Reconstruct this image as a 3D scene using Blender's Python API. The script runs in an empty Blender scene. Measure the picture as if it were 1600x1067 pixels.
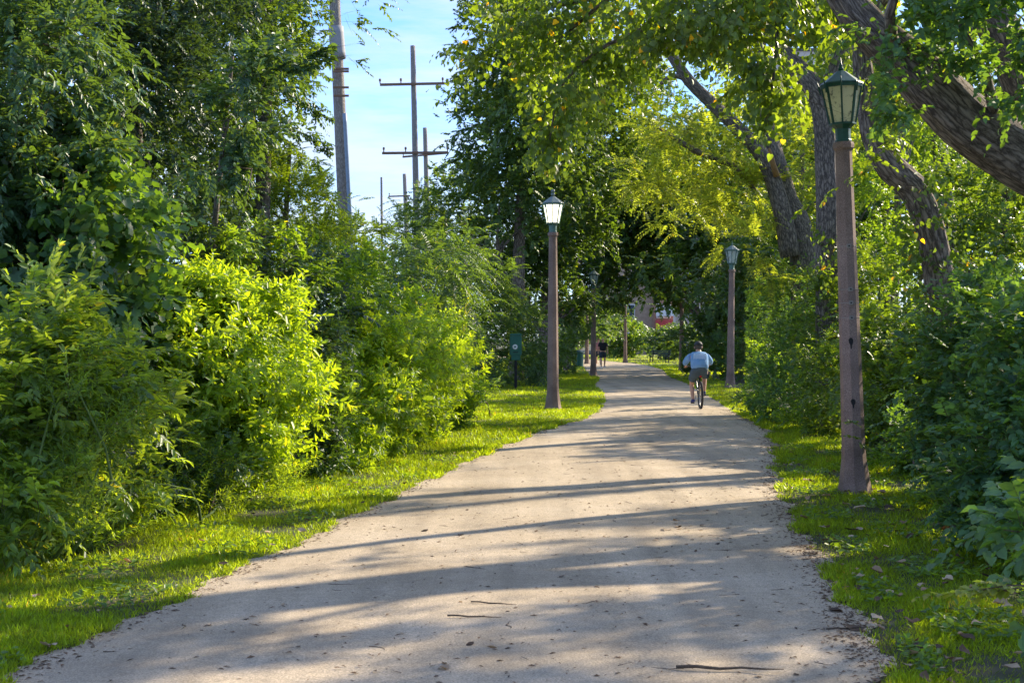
import bpy, bmesh, math, random
import numpy as np
from mathutils import Vector, Matrix
R = math.radians
C = bpy.context.scene.collection
random.seed(4)

# ------------------------------------------------------------------ camera
F = 1600 * 50 / 36.0            # focal length in photo pixels
HZ, CAMZ = 527.0, 1.75
cam_d = bpy.data.cameras.new('camera'); cam = bpy.data.objects.new('camera', cam_d); C.objects.link(cam)
cam.location = (0, 0, CAMZ); cam.rotation_euler = (R(90), 0, 0)
cam_d.sensor_width = 36; cam_d.lens = 50; cam_d.shift_y = -6.5 / 1600
cam_d.clip_start = 0.1; cam_d.clip_end = 2500
cam_d.dof.use_dof = True; cam_d.dof.focus_distance = 22; cam_d.dof.aperture_fstop = 11
bpy.context.scene.camera = cam

# ------------------------------------------------------------------ light
SUN_AZ, SUN_EL = 51.0, 29.5     # azimuth from +Y towards +X
w = bpy.data.worlds.new('World'); bpy.context.scene.world = w; w.use_nodes = True
nt = w.node_tree; nt.nodes.clear()
out = nt.nodes.new('ShaderNodeOutputWorld'); bg = nt.nodes.new('ShaderNodeBackground')
sky = nt.nodes.new('ShaderNodeTexSky'); sky.sky_type = 'NISHITA'; sky.sun_disc = False
sky.sun_elevation = R(SUN_EL); sky.sun_rotation = R(SUN_AZ); sky.air_density = 1.0; sky.dust_density = 0.3; sky.ozone_density = 2.0
tc = nt.nodes.new('ShaderNodeTexCoord'); mp = nt.nodes.new('ShaderNodeMapping'); mp.inputs['Scale'].default_value = (2.2, 2.2, 14)
mp.inputs['Rotation'].default_value = (0.1, 0.12, 0)
nz = nt.nodes.new('ShaderNodeTexNoise'); nz.inputs['Scale'].default_value = 2.2; nz.inputs['Detail'].default_value = 7; nz.inputs['Roughness'].default_value = 0.6
rp = nt.nodes.new('ShaderNodeValToRGB'); rp.color_ramp.elements[0].position = 0.40; rp.color_ramp.elements[1].position = 0.64
rp.color_ramp.elements[1].color = (0.75, 0.75, 0.75, 1)
mx = nt.nodes.new('ShaderNodeMix'); mx.data_type = 'RGBA'
mx.inputs['B'].default_value = (2.7, 2.95, 3.3, 1)
tn = nt.nodes.new('ShaderNodeMix'); tn.data_type = 'RGBA'; tn.blend_type = 'MULTIPLY'; tn.inputs['Factor'].default_value = 1; tn.inputs['B'].default_value = (.42, .56, .90, 1)
L = nt.links.new
L(tc.outputs['Generated'], mp.inputs[0]); L(mp.outputs[0], nz.inputs[0]); L(nz.outputs['Fac'], rp.inputs[0])
L(rp.outputs[0], mx.inputs['Factor']); L(sky.outputs[0], tn.inputs['A']); L(tn.outputs['Result'], mx.inputs['A']); L(mx.outputs['Result'], bg.inputs[0])
bg.inputs[1].default_value = 0.15
L(bg.outputs[0], out.inputs[0])
sd = bpy.data.lights.new('sun', 'SUN'); sd.energy = 4.1; sd.angle = R(1.0); sd.color = (1, 0.86, 0.66)
so = bpy.data.objects.new('sun', sd); C.objects.link(so)
sv = Vector((math.sin(R(SUN_AZ)) * math.cos(R(SUN_EL)), math.cos(R(SUN_AZ)) * math.cos(R(SUN_EL)), math.sin(R(SUN_EL))))
so.rotation_euler = sv.to_track_quat('Z', 'Y').to_euler(); so.location = sv * 60
vs = bpy.context.scene.view_settings
vs.view_transform = 'Standard'; vs.look = 'None'; vs.exposure = 1.26; vs.gamma = 1; vs.use_curve_mapping = False
cy = bpy.context.scene.cycles
cy.max_bounces = 9; cy.diffuse_bounces = 3; cy.transmission_bounces = 4; cy.glossy_bounces = 2; cy.transparent_max_bounces = 4
cy.sample_clamp_indirect = 6

# ------------------------------------------------------------------ helpers
def W(px, py, d):
    return np.array([(px - 800) / F * d, d, CAMZ - (py - HZ) / F * d])
def tag(o, label=None, cat=None, group=None, kind=None):
    if label: o['label'] = label
    if cat: o['category'] = cat
    if group: o['group'] = group
    if kind: o['kind'] = kind
    return o
def empty(name, loc, rz=0, **k):
    o = bpy.data.objects.new(name, None); C.objects.link(o); o.location = loc; o.rotation_euler = (0, 0, rz); o.empty_display_size = .2
    return tag(o, **k)
def link(name, me, parent=None, loc=None):
    o = bpy.data.objects.new(name, me); C.objects.link(o)
    if parent: o.parent = parent
    if loc is not None: o.location = loc
    return o
def copy_tree(o, parent=None):
    c = o.copy(); C.objects.link(c)
    if parent: c.parent = parent
    for ch in list(o.children): copy_tree(ch, c)
    return c
def norm(a): return a / np.maximum(np.linalg.norm(a, axis=-1, keepdims=True), 1e-9)

def build(name, chunks, mats):
    """chunks: (verts n,3 ; faces m,k ; material index ; rnd per vert)"""
    me = bpy.data.meshes.new(name)
    vs_, li, ls, mi, rn = [], [], [], [], []; off = 0; lo = 0
    for v, f, m, r in chunks:
        v = np.asarray(v, np.float32).reshape(-1, 3); f = np.asarray(f, np.int32)
        if len(f) == 0: continue
        vs_.append(v); li.append((f + off).ravel()); k = f.shape[1]
        ls.append(lo + np.arange(len(f), dtype=np.int32) * k); lo += len(f) * k; off += len(v)
        mi.append(np.full(len(f), m, np.int32)); rn.append(np.broadcast_to(np.asarray(r, np.float32), (len(v),)))
    v = np.concatenate(vs_); l = np.concatenate(li); s = np.concatenate(ls)
    me.vertices.add(len(v)); me.vertices.foreach_set('co', v.ravel())
    me.loops.add(len(l)); me.loops.foreach_set('vertex_index', l)
    me.polygons.add(len(s)); me.polygons.foreach_set('loop_start', s)
    me.polygons.foreach_set('material_index', np.concatenate(mi))
    at = me.attributes.new('rnd', 'FLOAT', 'POINT'); at.data.foreach_set('value', np.concatenate(rn).astype(np.float32))
    me.update(calc_edges=True)
    for m in mats: me.materials.append(m)
    return me

# leaf outlines: (along, side, normal)
SH = {
 'kite': (np.array([(0,0,0),(1,0,-.1),(.42,-.5,.06),(.42,.5,.06)]), [[0,2,1],[0,1,3]]),
 'thin': (np.array([(0,0,0),(1,0,0),(.3,-.5,0),(.3,.5,0)]), [[0,2,1],[0,1,3]]),
 'ovate': (np.array([(0,0,0),(1,0,-.14),(.22,-.42,.06),(.62,-.40,.02),(.22,.42,.06),(.62,.40,.02)]), [[0,2,3,1],[0,1,5,4]]),
 'heart': (np.array([(.06,0,0),(1,0,-.16),(-.02,-.28,.03),(.18,-.5,.07),(.52,-.40,.03),(-.02,.28,.03),(.18,.5,.07),(.52,.40,.03)]), [[0,2,3,4,1],[0,1,7,6,5]]),
 'lobed': (np.array([(.05,0,0),(1,0,-.16),(-.08,-.3,.02),(.18,-.6,.05),(.36,-.36,.06),(.62,-.5,0),(-.08,.3,.02),(.18,.6,.05),(.36,.36,.06),(.62,.5,0)]), [[0,2,3,4,5,1],[0,1,9,8,7,6]]),
}
def bake(sh, pos, X, Z, ln, wr):
    v0, f0 = SH[sh]; f0 = np.array(f0)
    X = norm(X); Z = norm(Z - X * (Z * X).sum(-1, keepdims=True)); Y = np.cross(Z, X)
    ln = np.asarray(ln)[:, None, None]; wr = np.asarray(wr)
    wr = np.broadcast_to(wr, (len(pos),))[:, None, None]
    v = pos[:, None] + ln * (v0[None, :, 0:1] * X[:, None] + v0[None, :, 1:2] * wr * Y[:, None] + v0[None, :, 2:3] * Z[:, None])
    f = f0[None] + (np.arange(len(pos)) * len(v0))[:, None, None]
    return v.reshape(-1, 3), f.reshape(-1, f0.shape[1]), len(v0)

# ------------------------------------------------------------------ materials
def nodes(name):
    m = bpy.data.materials.new(name); m.use_nodes = True; t = m.node_tree
    return m, t, t.nodes['Principled BSDF'], t.nodes['Material Output']
def N(t, typ, **inp):
    n = t.nodes.new(typ)
    for k, v in inp.items(): n.inputs[k.replace('_', ' ')].default_value = v
    return n
def ramp(t, stops):
    r = t.nodes.new('ShaderNodeValToRGB'); e = r.color_ramp.elements
    while len(e) < len(stops): e.new(.5)
    for q, (p, c) in zip(e, stops): q.position = p; q.color = (*c, 1)
    return r
def leaf_mat(name, c1, c2, c3=None, tr=None, tfac=.38, rough=.42):
    m, t, p, o = nodes(name)
    a = t.nodes.new('ShaderNodeAttribute'); a.attribute_name = 'rnd'
    stops = [(0, c1), (.55, c2), (.93, tuple(min(1, x * 1.35) for x in c2))]
    if c3: stops.append((.975, c3))
    r = ramp(t, stops); t.links.new(a.outputs['Fac'], r.inputs[0])
    oi = t.nodes.new('ShaderNodeObjectInfo')
    nz = N(t, 'ShaderNodeTexNoise', Scale=9.0, Detail=2.0)
    g = t.nodes.new('ShaderNodeNewGeometry'); t.links.new(g.outputs['Position'], nz.inputs['Vector'])
    hs = t.nodes.new('ShaderNodeHueSaturation')
    mr = t.nodes.new('ShaderNodeMapRange'); mr.inputs[1].default_value = .3; mr.inputs[2].default_value = .7; mr.inputs[3].default_value = .75; mr.inputs[4].default_value = 1.25
    t.links.new(nz.outputs['Fac'], mr.inputs[0]); t.links.new(mr.outputs[0], hs.inputs['Value'])
    t.links.new(r.outputs[0], hs.inputs['Color']); t.links.new(hs.outputs[0], p.inputs['Base Color'])
    p.inputs['Roughness'].default_value = rough; p.inputs['Specular IOR Level'].default_value = .42
    tb = t.nodes.new('ShaderNodeBsdfTranslucent'); mxc = t.nodes.new('ShaderNodeMix'); mxc.data_type = 'RGBA'; mxc.blend_type = 'MULTIPLY'; mxc.inputs['Factor'].default_value = 1
    mxc.inputs['B'].default_value = (*(tr or (6.3, 4.9, .55)), 1)
    t.links.new(hs.outputs[0], mxc.inputs['A']); t.links.new(mxc.outputs['Result'], tb.inputs[0])
    ms = t.nodes.new('ShaderNodeMixShader'); ms.inputs[0].default_value = tfac
    t.links.new(p.outputs[0], ms.inputs[1]); t.links.new(tb.outputs[0], ms.inputs[2]); t.links.new(ms.outputs[0], o.inputs[0])
    return m
def rough_mat(name, stops, scale=20, bump=.3, rough=.9, stretch=(1,1,1), detail=6, metallic=0, dist=.02, coord='Object'):
    m, t, p, o = nodes(name)
    tc = t.nodes.new('ShaderNodeTexCoord'); mp = t.nodes.new('ShaderNodeMapping'); mp.inputs['Scale'].default_value = stretch
    nz = N(t, 'ShaderNodeTexNoise', Scale=scale, Detail=detail, Roughness=.65); r = ramp(t, stops)
    t.links.new(tc.outputs[coord], mp.inputs[0]); t.links.new(mp.outputs[0], nz.inputs['Vector']); t.links.new(nz.outputs['Fac'], r.inputs[0]); t.links.new(r.outputs[0], p.inputs['Base Color'])
    if bump:
        b = N(t, 'ShaderNodeBump', Strength=bump, Distance=dist); t.links.new(nz.outputs['Fac'], b.inputs['Height']); t.links.new(b.outputs[0], p.inputs['Normal'])
    p.inputs['Roughness'].default_value = rough; p.inputs['Metallic'].default_value = metallic
    return m
def bark_mat(name, dark, light, sc=1.0):
    m, t, p, o = nodes(name)
    tc = t.nodes.new('ShaderNodeTexCoord'); at = t.nodes.new('ShaderNodeAttribute'); at.attribute_name = 'uvw'
    mp = t.nodes.new('ShaderNodeMapping'); mp.inputs['Scale'].default_value = (1, 1, .34)
    t.links.new(at.outputs['Vector'], mp.inputs[0])
    nz = N(t, 'ShaderNodeTexNoise', Scale=16 * sc, Detail=7.0, Roughness=.7); vo = N(t, 'ShaderNodeTexVoronoi', Scale=13 * sc); vo.feature = 'DISTANCE_TO_EDGE'
    mixv = t.nodes.new('ShaderNodeVectorMath'); mixv.operation = 'MULTIPLY_ADD'; mixv.inputs[1].default_value = (.12, .12, .12)
    t.links.new(mp.outputs[0], nz.inputs['Vector']); t.links.new(nz.outputs['Color'], mixv.inputs[0]); t.links.new(mp.outputs[0], mixv.inputs[2]); t.links.new(mixv.outputs[0], vo.inputs['Vector'])
    mu = t.nodes.new('ShaderNodeMath'); mu.operation = 'MULTIPLY_ADD'; mu.inputs[1].default_value = 1.3
    t.links.new(vo.outputs['Distance'], mu.inputs[0]); 
    m2 = t.nodes.new('ShaderNodeMath'); m2.operation = 'MULTIPLY'; m2.inputs[1].default_value = .7; t.links.new(nz.outputs['Fac'], m2.inputs[0]); t.links.new(m2.outputs[0], mu.inputs[2])
    r = ramp(t, [(.36, dark), (.52, tuple(a * .55 + b * .45 for a, b in zip(dark, light))), (.78, light)])
    t.links.new(mu.outputs[0], r.inputs[0]); t.links.new(r.outputs[0], p.inputs['Base Color'])
    b = N(t, 'ShaderNodeBump', Strength=.8, Distance=.022); t.links.new(mu.outputs[0], b.inputs['Height']); t.links.new(b.outputs[0], p.inputs['Normal'])
    p.inputs['Roughness'].default_value = .9
    return m
def flat(name, col, rough=.6, metallic=0, var=.12, scale=14):
    lo = tuple(c * (1 - var) for c in col); hi = tuple(min(1, c * (1 + var)) for c in col)
    return rough_mat(name, [(.35, lo), (.65, hi)], scale=scale, bump=.05, rough=rough, metallic=metallic)

M_bark = bark_mat('bark_brown', (.07, .054, .042), (.34, .28, .225))
M_bark2 = bark_mat('bark_grey', (.06, .05, .042), (.31, .26, .21), 1.4)
M_wood = rough_mat('twig_wood', [(.3, (.05, .035, .022)), (.7, (.14, .10, .065))], 30)
M_green_stem = rough_mat('green_stem', [(.3, (.08, .13, .03)), (.7, (.14, .2, .05))], 30)
LM = {
 'willow': leaf_mat('leaf_grey_green', (.060, .110, .036), (.115, .190, .055), (.26, .26, .04)),
 'ragweed': leaf_mat('leaf_bright_green', (.080, .145, .028), (.140, .225, .036), (.30, .32, .04), tfac=.42),
 'shrub': leaf_mat('leaf_mid_green', (.050, .102, .026), (.092, .168, .034), (.26, .28, .04)),
 'vine': leaf_mat('leaf_vine', (0.031, 0.075, 0.034), (0.055, 0.120, 0.047), (.22, .26, .05), tfac=.32),
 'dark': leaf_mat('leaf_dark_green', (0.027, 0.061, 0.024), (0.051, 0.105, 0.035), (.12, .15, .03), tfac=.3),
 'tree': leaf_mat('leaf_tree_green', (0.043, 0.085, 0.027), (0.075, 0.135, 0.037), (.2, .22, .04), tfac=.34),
 'sumac': leaf_mat('leaf_sumac', (0.028, 0.064, 0.032), (0.053, 0.106, 0.046), (.2, .24, .05), tfac=.3),
 'brightpin': leaf_mat('leaf_locust', (.050, .098, .022), (.090, .155, .030), (.28, .3, .05)),
 'yellow': leaf_mat('leaf_yellow_green', (.085, .120, .030), (.150, .190, .042), (.36, .32, .06), tfac=.5, tr=(4.6, 4.1, .9)),
 'cotton': leaf_mat('leaf_cottonwood', (0.039, 0.076, 0.025), (0.071, 0.124, 0.034), (.55, .33, .02), tfac=.4),
 'buck': leaf_mat('leaf_buckthorn', (0.036, 0.087, 0.045), (0.064, 0.137, 0.059), (.2, .26, .05), tfac=.3, rough=.58),
 'far': leaf_mat('leaf_far', (.045, .095, .042), (.08, .15, .055), None, tfac=.3),
}
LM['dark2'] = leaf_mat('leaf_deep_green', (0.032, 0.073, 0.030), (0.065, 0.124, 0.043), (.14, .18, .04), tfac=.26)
LM['deep'] = leaf_mat('leaf_bluish_shaded', (0.021, 0.047, 0.029), (0.039, 0.081, 0.042), None, tfac=.14)  # darkened and barely translucent: shade put into the leaf colour
LM['topleft'] = leaf_mat('leaf_blue_green_shaded', (0.036, 0.082, 0.048), (0.062, 0.126, 0.062), (.2, .24, .05), tfac=.18)  # dulled, less translucent, standing in for leaves out of the sun
M_grass = leaf_mat('grass_blades', (.075, .125, .018), (.185, .265, .028), (.36, .30, .11), tr=(4.4, 3.7, .5), tfac=.5)
M_weedfl = leaf_mat('flower_spike', (.25, .3, .08), (.4, .42, .13), None)

# ------------------------------------------------------------------ ground and path
def smooth(xs, pts):
    d = np.array([p[0] for p in pts]); x = np.array([p[1] for p in pts])
    return np.interp(xs, d, x)
LEFT_E = [(3,-2.9),(7.3,-2.62),(9.3,-2.3),(11.1,-2.0),(12.8,-1.73),(15.2,-1.37),(18.7,-.84),(22.5,-.2),(26.8,.6),(30.4,1.57),(34.4,2.1),(39,2.55),(46,2.9),(52,2.95),(58,3.55),(62,3.75),(70,3.7),(86,4.3),(98,4.6),(104,3.4),(109,1.0),(116,-4),(124,-13),(132,-24)]
RIGHT_E = [(3,1.95),(7.2,1.91),(8.4,2.12),(10.2,2.33),(12,2.54),(14.8,2.86),(19.2,3.58),(23.9,4.43),(27.2,4.9),(29.7,4.98),(42.3,5.85),(53.3,6.6),(62,6.9),(76,8.1),(86,8.35),(95,8.1),(104,6.9),(118,5.7),(126,3),(132,-2),(138,-14),(143,-26)]
def XL(d): return sum(smooth(d + k, LEFT_E) for k in (-1.2, 0, 1.2)) / 3
def XR(d): return sum(smooth(d + k, RIGHT_E) for k in (-1.2, 0, 1.2)) / 3
def wob(d, s): return .05 * np.sin(d * 2.1 + s) + .04 * np.sin(d * 5.3 + 2 * s) + .025 * np.sin(d * 13.1 + 3 * s) + .018 * np.sin(d * 29. + s)
SL_ = [(3,-4.5),(7,-4.2),(10.4,-3.85),(12.8,-3.5),(16,-2.95),(20.7,-2.2),(25,-1.35),(30,-1.2),(34,-1.6),(40,-2.6),(48,-2.5),(54,0.5),(60,1.5),(75,2.3),(95,2),(140,-10)]
SR_ = [(3,2.9),(7,3.3),(10.4,3.95),(14.8,4.7),(20,5.45),(24,5.6),(29,5.75),(36,6.1),(44,6.9),(52,7.6),(60,8.2),(75,9.5),(86,10)]
def SL(d): return smooth(d, SL_)
def SR(d): return smooth(d, SR_)

m, t, p, o = nodes('ground_soil_and_turf')
g = t.nodes.new('ShaderNodeNewGeometry'); n1 = N(t, 'ShaderNodeTexNoise', Scale=1.3, Detail=8.0, Roughness=.7); t.links.new(g.outputs['Position'], n1.inputs['Vector'])
r = ramp(t, [(.3, (.05, .038, .024)), (.5, (.06, .062, .026)), (.72, (.06, .10, .025))]); t.links.new(n1.outputs['Fac'], r.inputs[0]); t.links.new(r.outputs[0], p.inputs['Base Color']); p.inputs['Roughness'].default_value = 1
M_ground = m
gv = [(-700,-60,0),(700,-60,0),(700,1200,0),(-700,1200,0)]
tag(link('ground', build('ground', [(gv, [[0,1,2,3]], 0, 0)], [M_ground])), kind='structure')

m, t, p, o = nodes('crushed_limestone')
g = t.nodes.new('ShaderNodeNewGeometry'); P = g.outputs['Position']
def nn(scale, detail=4, rough=.6, vec=P, st=None):
    n = N(t, 'ShaderNodeTexNoise', Scale=scale, Detail=float(detail), Roughness=rough)
    if st:
        mp = t.nodes.new('ShaderNodeMapping'); mp.inputs['Scale'].default_value = st; mp.inputs['Rotation'].default_value = (0, 0, R(9)); t.links.new(vec, mp.inputs[0]); vec = mp.outputs[0]
    t.links.new(vec, n.inputs['Vector']); return n
big = nn(.55, 5); trk = nn(1.0, 5, .55, st=(2.6, .11, 1)); fine = nn(85, 3, .8); mid = nn(13, 4, .7)
vo = N(t, 'ShaderNodeTexVoronoi', Scale=70.0); t.links.new(P, vo.inputs['Vector'])
r = ramp(t, [(.28, (.34, .27, .18)), (.5, (.455, .37, .255)), (.72, (.54, .45, .325))]); t.links.new(big.outputs['Fac'], r.inputs[0])
def mul(col, fac_out, lo, hi, a=.3, b=.7):
    mr = t.nodes.new('ShaderNodeMapRange'); mr.inputs[1].default_value = a; mr.inputs[2].default_value = b; mr.inputs[3].default_value = lo; mr.inputs[4].default_value = hi
    t.links.new(fac_out, mr.inputs[0]); v = t.nodes.new('ShaderNodeVectorMath'); v.operation = 'SCALE'; t.links.new(col, v.inputs[0]); t.links.new(mr.outputs[0], v.inputs['Scale']); return v.outputs[0]
c = mul(r.outputs[0], trk.outputs['Fac'], .80, 1.16); c = mul(c, fine.outputs['Fac'], .55, 1.4); c = mul(c, mid.outputs['Fac'], .88, 1.1); c = mul(c, vo.outputs['Distance'], .8, 1.1, 0, .6)
t.links.new(c, p.inputs['Base Color']); p.inputs['Roughness'].default_value = .92; p.inputs['Specular IOR Level'].default_value = .25
b = N(t, 'ShaderNodeBump', Strength=.55, Distance=.012); ad = t.nodes.new('ShaderNodeMath'); ad.operation = 'ADD'; t.links.new(fine.outputs['Fac'], ad.inputs[0]); t.links.new(mid.outputs['Fac'], ad.inputs[1]); t.links.new(ad.outputs[0], b.inputs['Height']); t.links.new(b.outputs[0], p.inputs['Normal'])
M_path = m
ds = np.concatenate([np.arange(2.5, 32, .05), np.arange(32, 80, .15), np.arange(80, 143, .5)])
ts = np.linspace(0, 1, 13)
xl = XL(ds) + wob(ds, 1.0); xr = XR(ds) + wob(ds, 2.6)
X = xl[:, None] + (xr - xl)[:, None] * ts[None]
Z = .006 + .028 * (1 - (2 * ts - 1) ** 2)[None] + .004 * np.sin(X * 3.1 + ds[:, None] * .9)* (ts*(1-ts)*4)[None]
V = np.stack([X, np.repeat(ds[:, None], 13, 1), Z], -1).reshape(-1, 3)
ii = np.arange(len(ds) - 1)[:, None] * 13 + np.arange(12)[None]
Fq = np.stack([ii, ii + 1, ii + 14, ii + 13], -1).reshape(-1, 4)
tag(link('path', build('path', [(V, Fq, 0, 0)], [M_path])), kind='structure')
def path_z(x, d):
    a = float(XL(d)); b_ = float(XR(d)); q = (x - a) / (b_ - a)
    return .006 + .028 * (1 - (2 * q - 1) ** 2) if 0 < q < 1 else 0.0

# ------------------------------------------------------------------ tubes
def catmull(pts, rad, step=.25):
    P = np.array(pts, float); r = np.array(rad, float)
    if len(P) < 3:
        n = 6; tt = np.linspace(0, 1, n); return P[0] + (P[1] - P[0]) * tt[:, None], r[0] + (r[1] - r[0]) * tt
    Pe = np.vstack([2 * P[0] - P[1], P, 2 * P[-1] - P[-2]]); o, q = [], []
    for i in range(len(P) - 1):
        n = max(2, int(np.linalg.norm(P[i + 1] - P[i]) / step)); tt = np.arange(n) / n
        a, b, c, d = Pe[i:i + 4]
        for u in tt:
            o.append(.5 * ((2 * b) + (c - a) * u + (2 * a - 5 * b + 4 * c - d) * u * u + (3 * b - a - 3 * c + d) * u ** 3)); q.append(r[i] + (r[i + 1] - r[i]) * u)
    o.append(P[-1]); q.append(r[-1]); return np.array(o), np.array(q)
def tube(name, pts, rad, mat, parent=None, seg=10, rough=0., step=.25, seed=0, origin=None):
    P, r = catmull(pts, rad, step); n = len(P)
    T = norm(np.gradient(P, axis=0)); ref = np.array([0, 1., 0]) if abs(T[0][1]) < .8 else np.array([1., 0, 0])
    A = norm(np.cross(T, ref)); B = np.cross(T, A)
    th = np.linspace(0, 2 * np.pi, seg, endpoint=False); s = np.concatenate([[0], np.cumsum(np.linalg.norm(np.diff(P, axis=0), axis=1))])
    rr = np.repeat(r[:, None], seg, 1)
    if rough:
        g_ = np.random.default_rng(seed); k = rough
        for fr, am in (((3, .5), (7, .35), (11, .45), (17, .4), (23, .25)) if seg < 50 else ((2, .6), (5, .5), (9, .3))):
            ph = g_.random() * 6.3; rr = rr * (1 + k * am * np.sin(fr * th[None] + ph + 1.6 * np.sin(s[:, None] * (1.1 + .17 * fr) + ph) * .6))
        if seg >= 50:
            wn = .12 * np.sin(s[:, None] * 1.7 + 1) + .1 * np.sin(s[:, None] * 5.3) + .07 * np.sin(s[:, None] * 9 + 3 * th[None])
            rg = np.abs(np.sin(13 * (th[None] + wn) + .5 * np.sin(3 * s[:, None] + 5 * th[None]))) ** .6; r2_ = np.abs(np.sin(18 * (th[None] - wn * .8) + 2)) ** .6
            rr = rr + .020 * (np.minimum(rg, r2_) - .6)
    V = P[:, None] + rr[:, :, None] * (np.cos(th)[None, :, None] * A[:, None] + np.sin(th)[None, :, None] * B[:, None])
    i = np.arange(n - 1)[:, None] * seg; j = np.arange(seg)[None]; j2 = (j + 1) % seg
    f = np.stack([i + j, i + j2, i + seg + j2, i + seg + j], -1).reshape(-1, 4)
    V = V.reshape(-1, 3); org = np.zeros(3) if origin is None else np.array(origin)
    cap = np.vstack([P[0], P[-1]]); nb = len(V)
    c1 = [[nb, (q + 1) % seg, q] for q in range(seg)]; c2 = [[nb + 1, (n - 1) * seg + q, (n - 1) * seg + (q + 1) % seg] for q in range(seg)]
    VV = np.vstack([V, cap]) - org
    me = build(name, [(VV, f, 0, 0)], [mat] if mat else [])
    bm = bmesh.new(); bm.from_mesh(me); bm.verts.ensure_lookup_table()
    for q in c1 + c2: bm.faces.new([bm.verts[a] for a in q])
    bm.to_mesh(me); bm.free()
    uv = np.zeros((len(VV), 3)); R0 = rad[0]
    uv[:len(V)] = np.stack([np.tile(np.cos(th) * R0, n), np.tile(np.sin(th) * R0, n), np.repeat(s, seg)], -1)
    at = me.attributes.new('uvw', 'FLOAT_VECTOR', 'POINT'); at.data.foreach_set('vector', uv.astype(np.float32).ravel())
    me.polygons.foreach_set('use_smooth', [True] * len(me.polygons))
    return link(name, me, parent)

# ------------------------------------------------------------------ foliage
KIND = {  # leaves per twig, twig length, leaf length, width ratio, angle, droop, shape, style
 'willow':  dict(M=12, T=.30, L=.098, w=.45, a=48, droop=.15, sh='ovate'),
 'ragweed': dict(M=14, T=.26, L=.12, w=.42, a=66, droop=.22, sh='ovate', whorl=True),
 'shrub':   dict(M=11, T=.22, L=.078, w=.55, a=52, droop=.12, sh='ovate'),
 'fine':    dict(M=26, T=.45, L=.07, w=.14, a=50, droop=.1, sh='kite', whorl=True),
 'vine':    dict(M=7, T=.45, L=.125, w=.95, a=75, droop=.55, sh='lobed'),
 'dark':    dict(M=11, T=.26, L=.09, w=.58, a=50, droop=.25, sh='ovate'),
 'tree':    dict(M=12, T=.30, L=.10, w=.55, a=52, droop=.3, sh='ovate'),
 'pinnate': dict(M=22, T=.62, L=.15, w=.27, a=68, droop=.22, sh='kite', pair=True, sag=.32),
 'locust':  dict(M=20, T=.36, L=.085, w=.42, a=68, droop=.15, sh='kite', pair=True, sag=.25),
 'heart':   dict(M=8, T=.42, L=.085, w=.92, a=70, droop=.75, sh='heart'),
 'buck':    dict(M=10, T=.24, L=.085, w=.68, a=55, droop=.1, sh='ovate'),
 'kite':    dict(M=14, T=.5, L=.19, w=.62, a=55, droop=.3, sh='kite'),
}
def clusters(blobs, n, rng, clump=1.0, up=.25, inner=.45):
    """blobs: list of (center3, radii3). twigs gathered in boughs spread through the outer part of each blob"""
    ar = np.array([b[1][0] * b[1][2] + b[1][1] * b[1][2] for b in blobs]); ar /= ar.sum(); P, D = [], []
    for (c, r), q in zip(blobs, ar):
        c = np.array(c); r = np.array(r); ni = max(3, int(n * q)); K = max(5, ni // 11)
        u = norm(rng.normal(size=(K, 3))); lump = 1 + .16 * np.sin(u[:, 0] * 5 + c[0] * 3) + .14 * np.sin(u[:, 2] * 7 + c[1]) + .1 * rng.normal(size=K)
        f = inner + (1 - inner) * rng.random(K) ** .6
        S = c + u * r * (f * lump)[:, None]; k = rng.integers(0, K, ni)
        sr = .19 * r.mean() * clump
        p_ = S[k] + rng.normal(size=(ni, 3)) * sr * np.array([1, 1, .6]); dd = norm(u[k] * .75 + rng.normal(size=(ni, 3)) * .75 + np.array([0, 0, up]))
        P.append(p_); D.append(dd)
    P = np.concatenate(P); D = np.concatenate(D); ok = P[:, 2] > .08
    return P[ok], D[ok]
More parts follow.
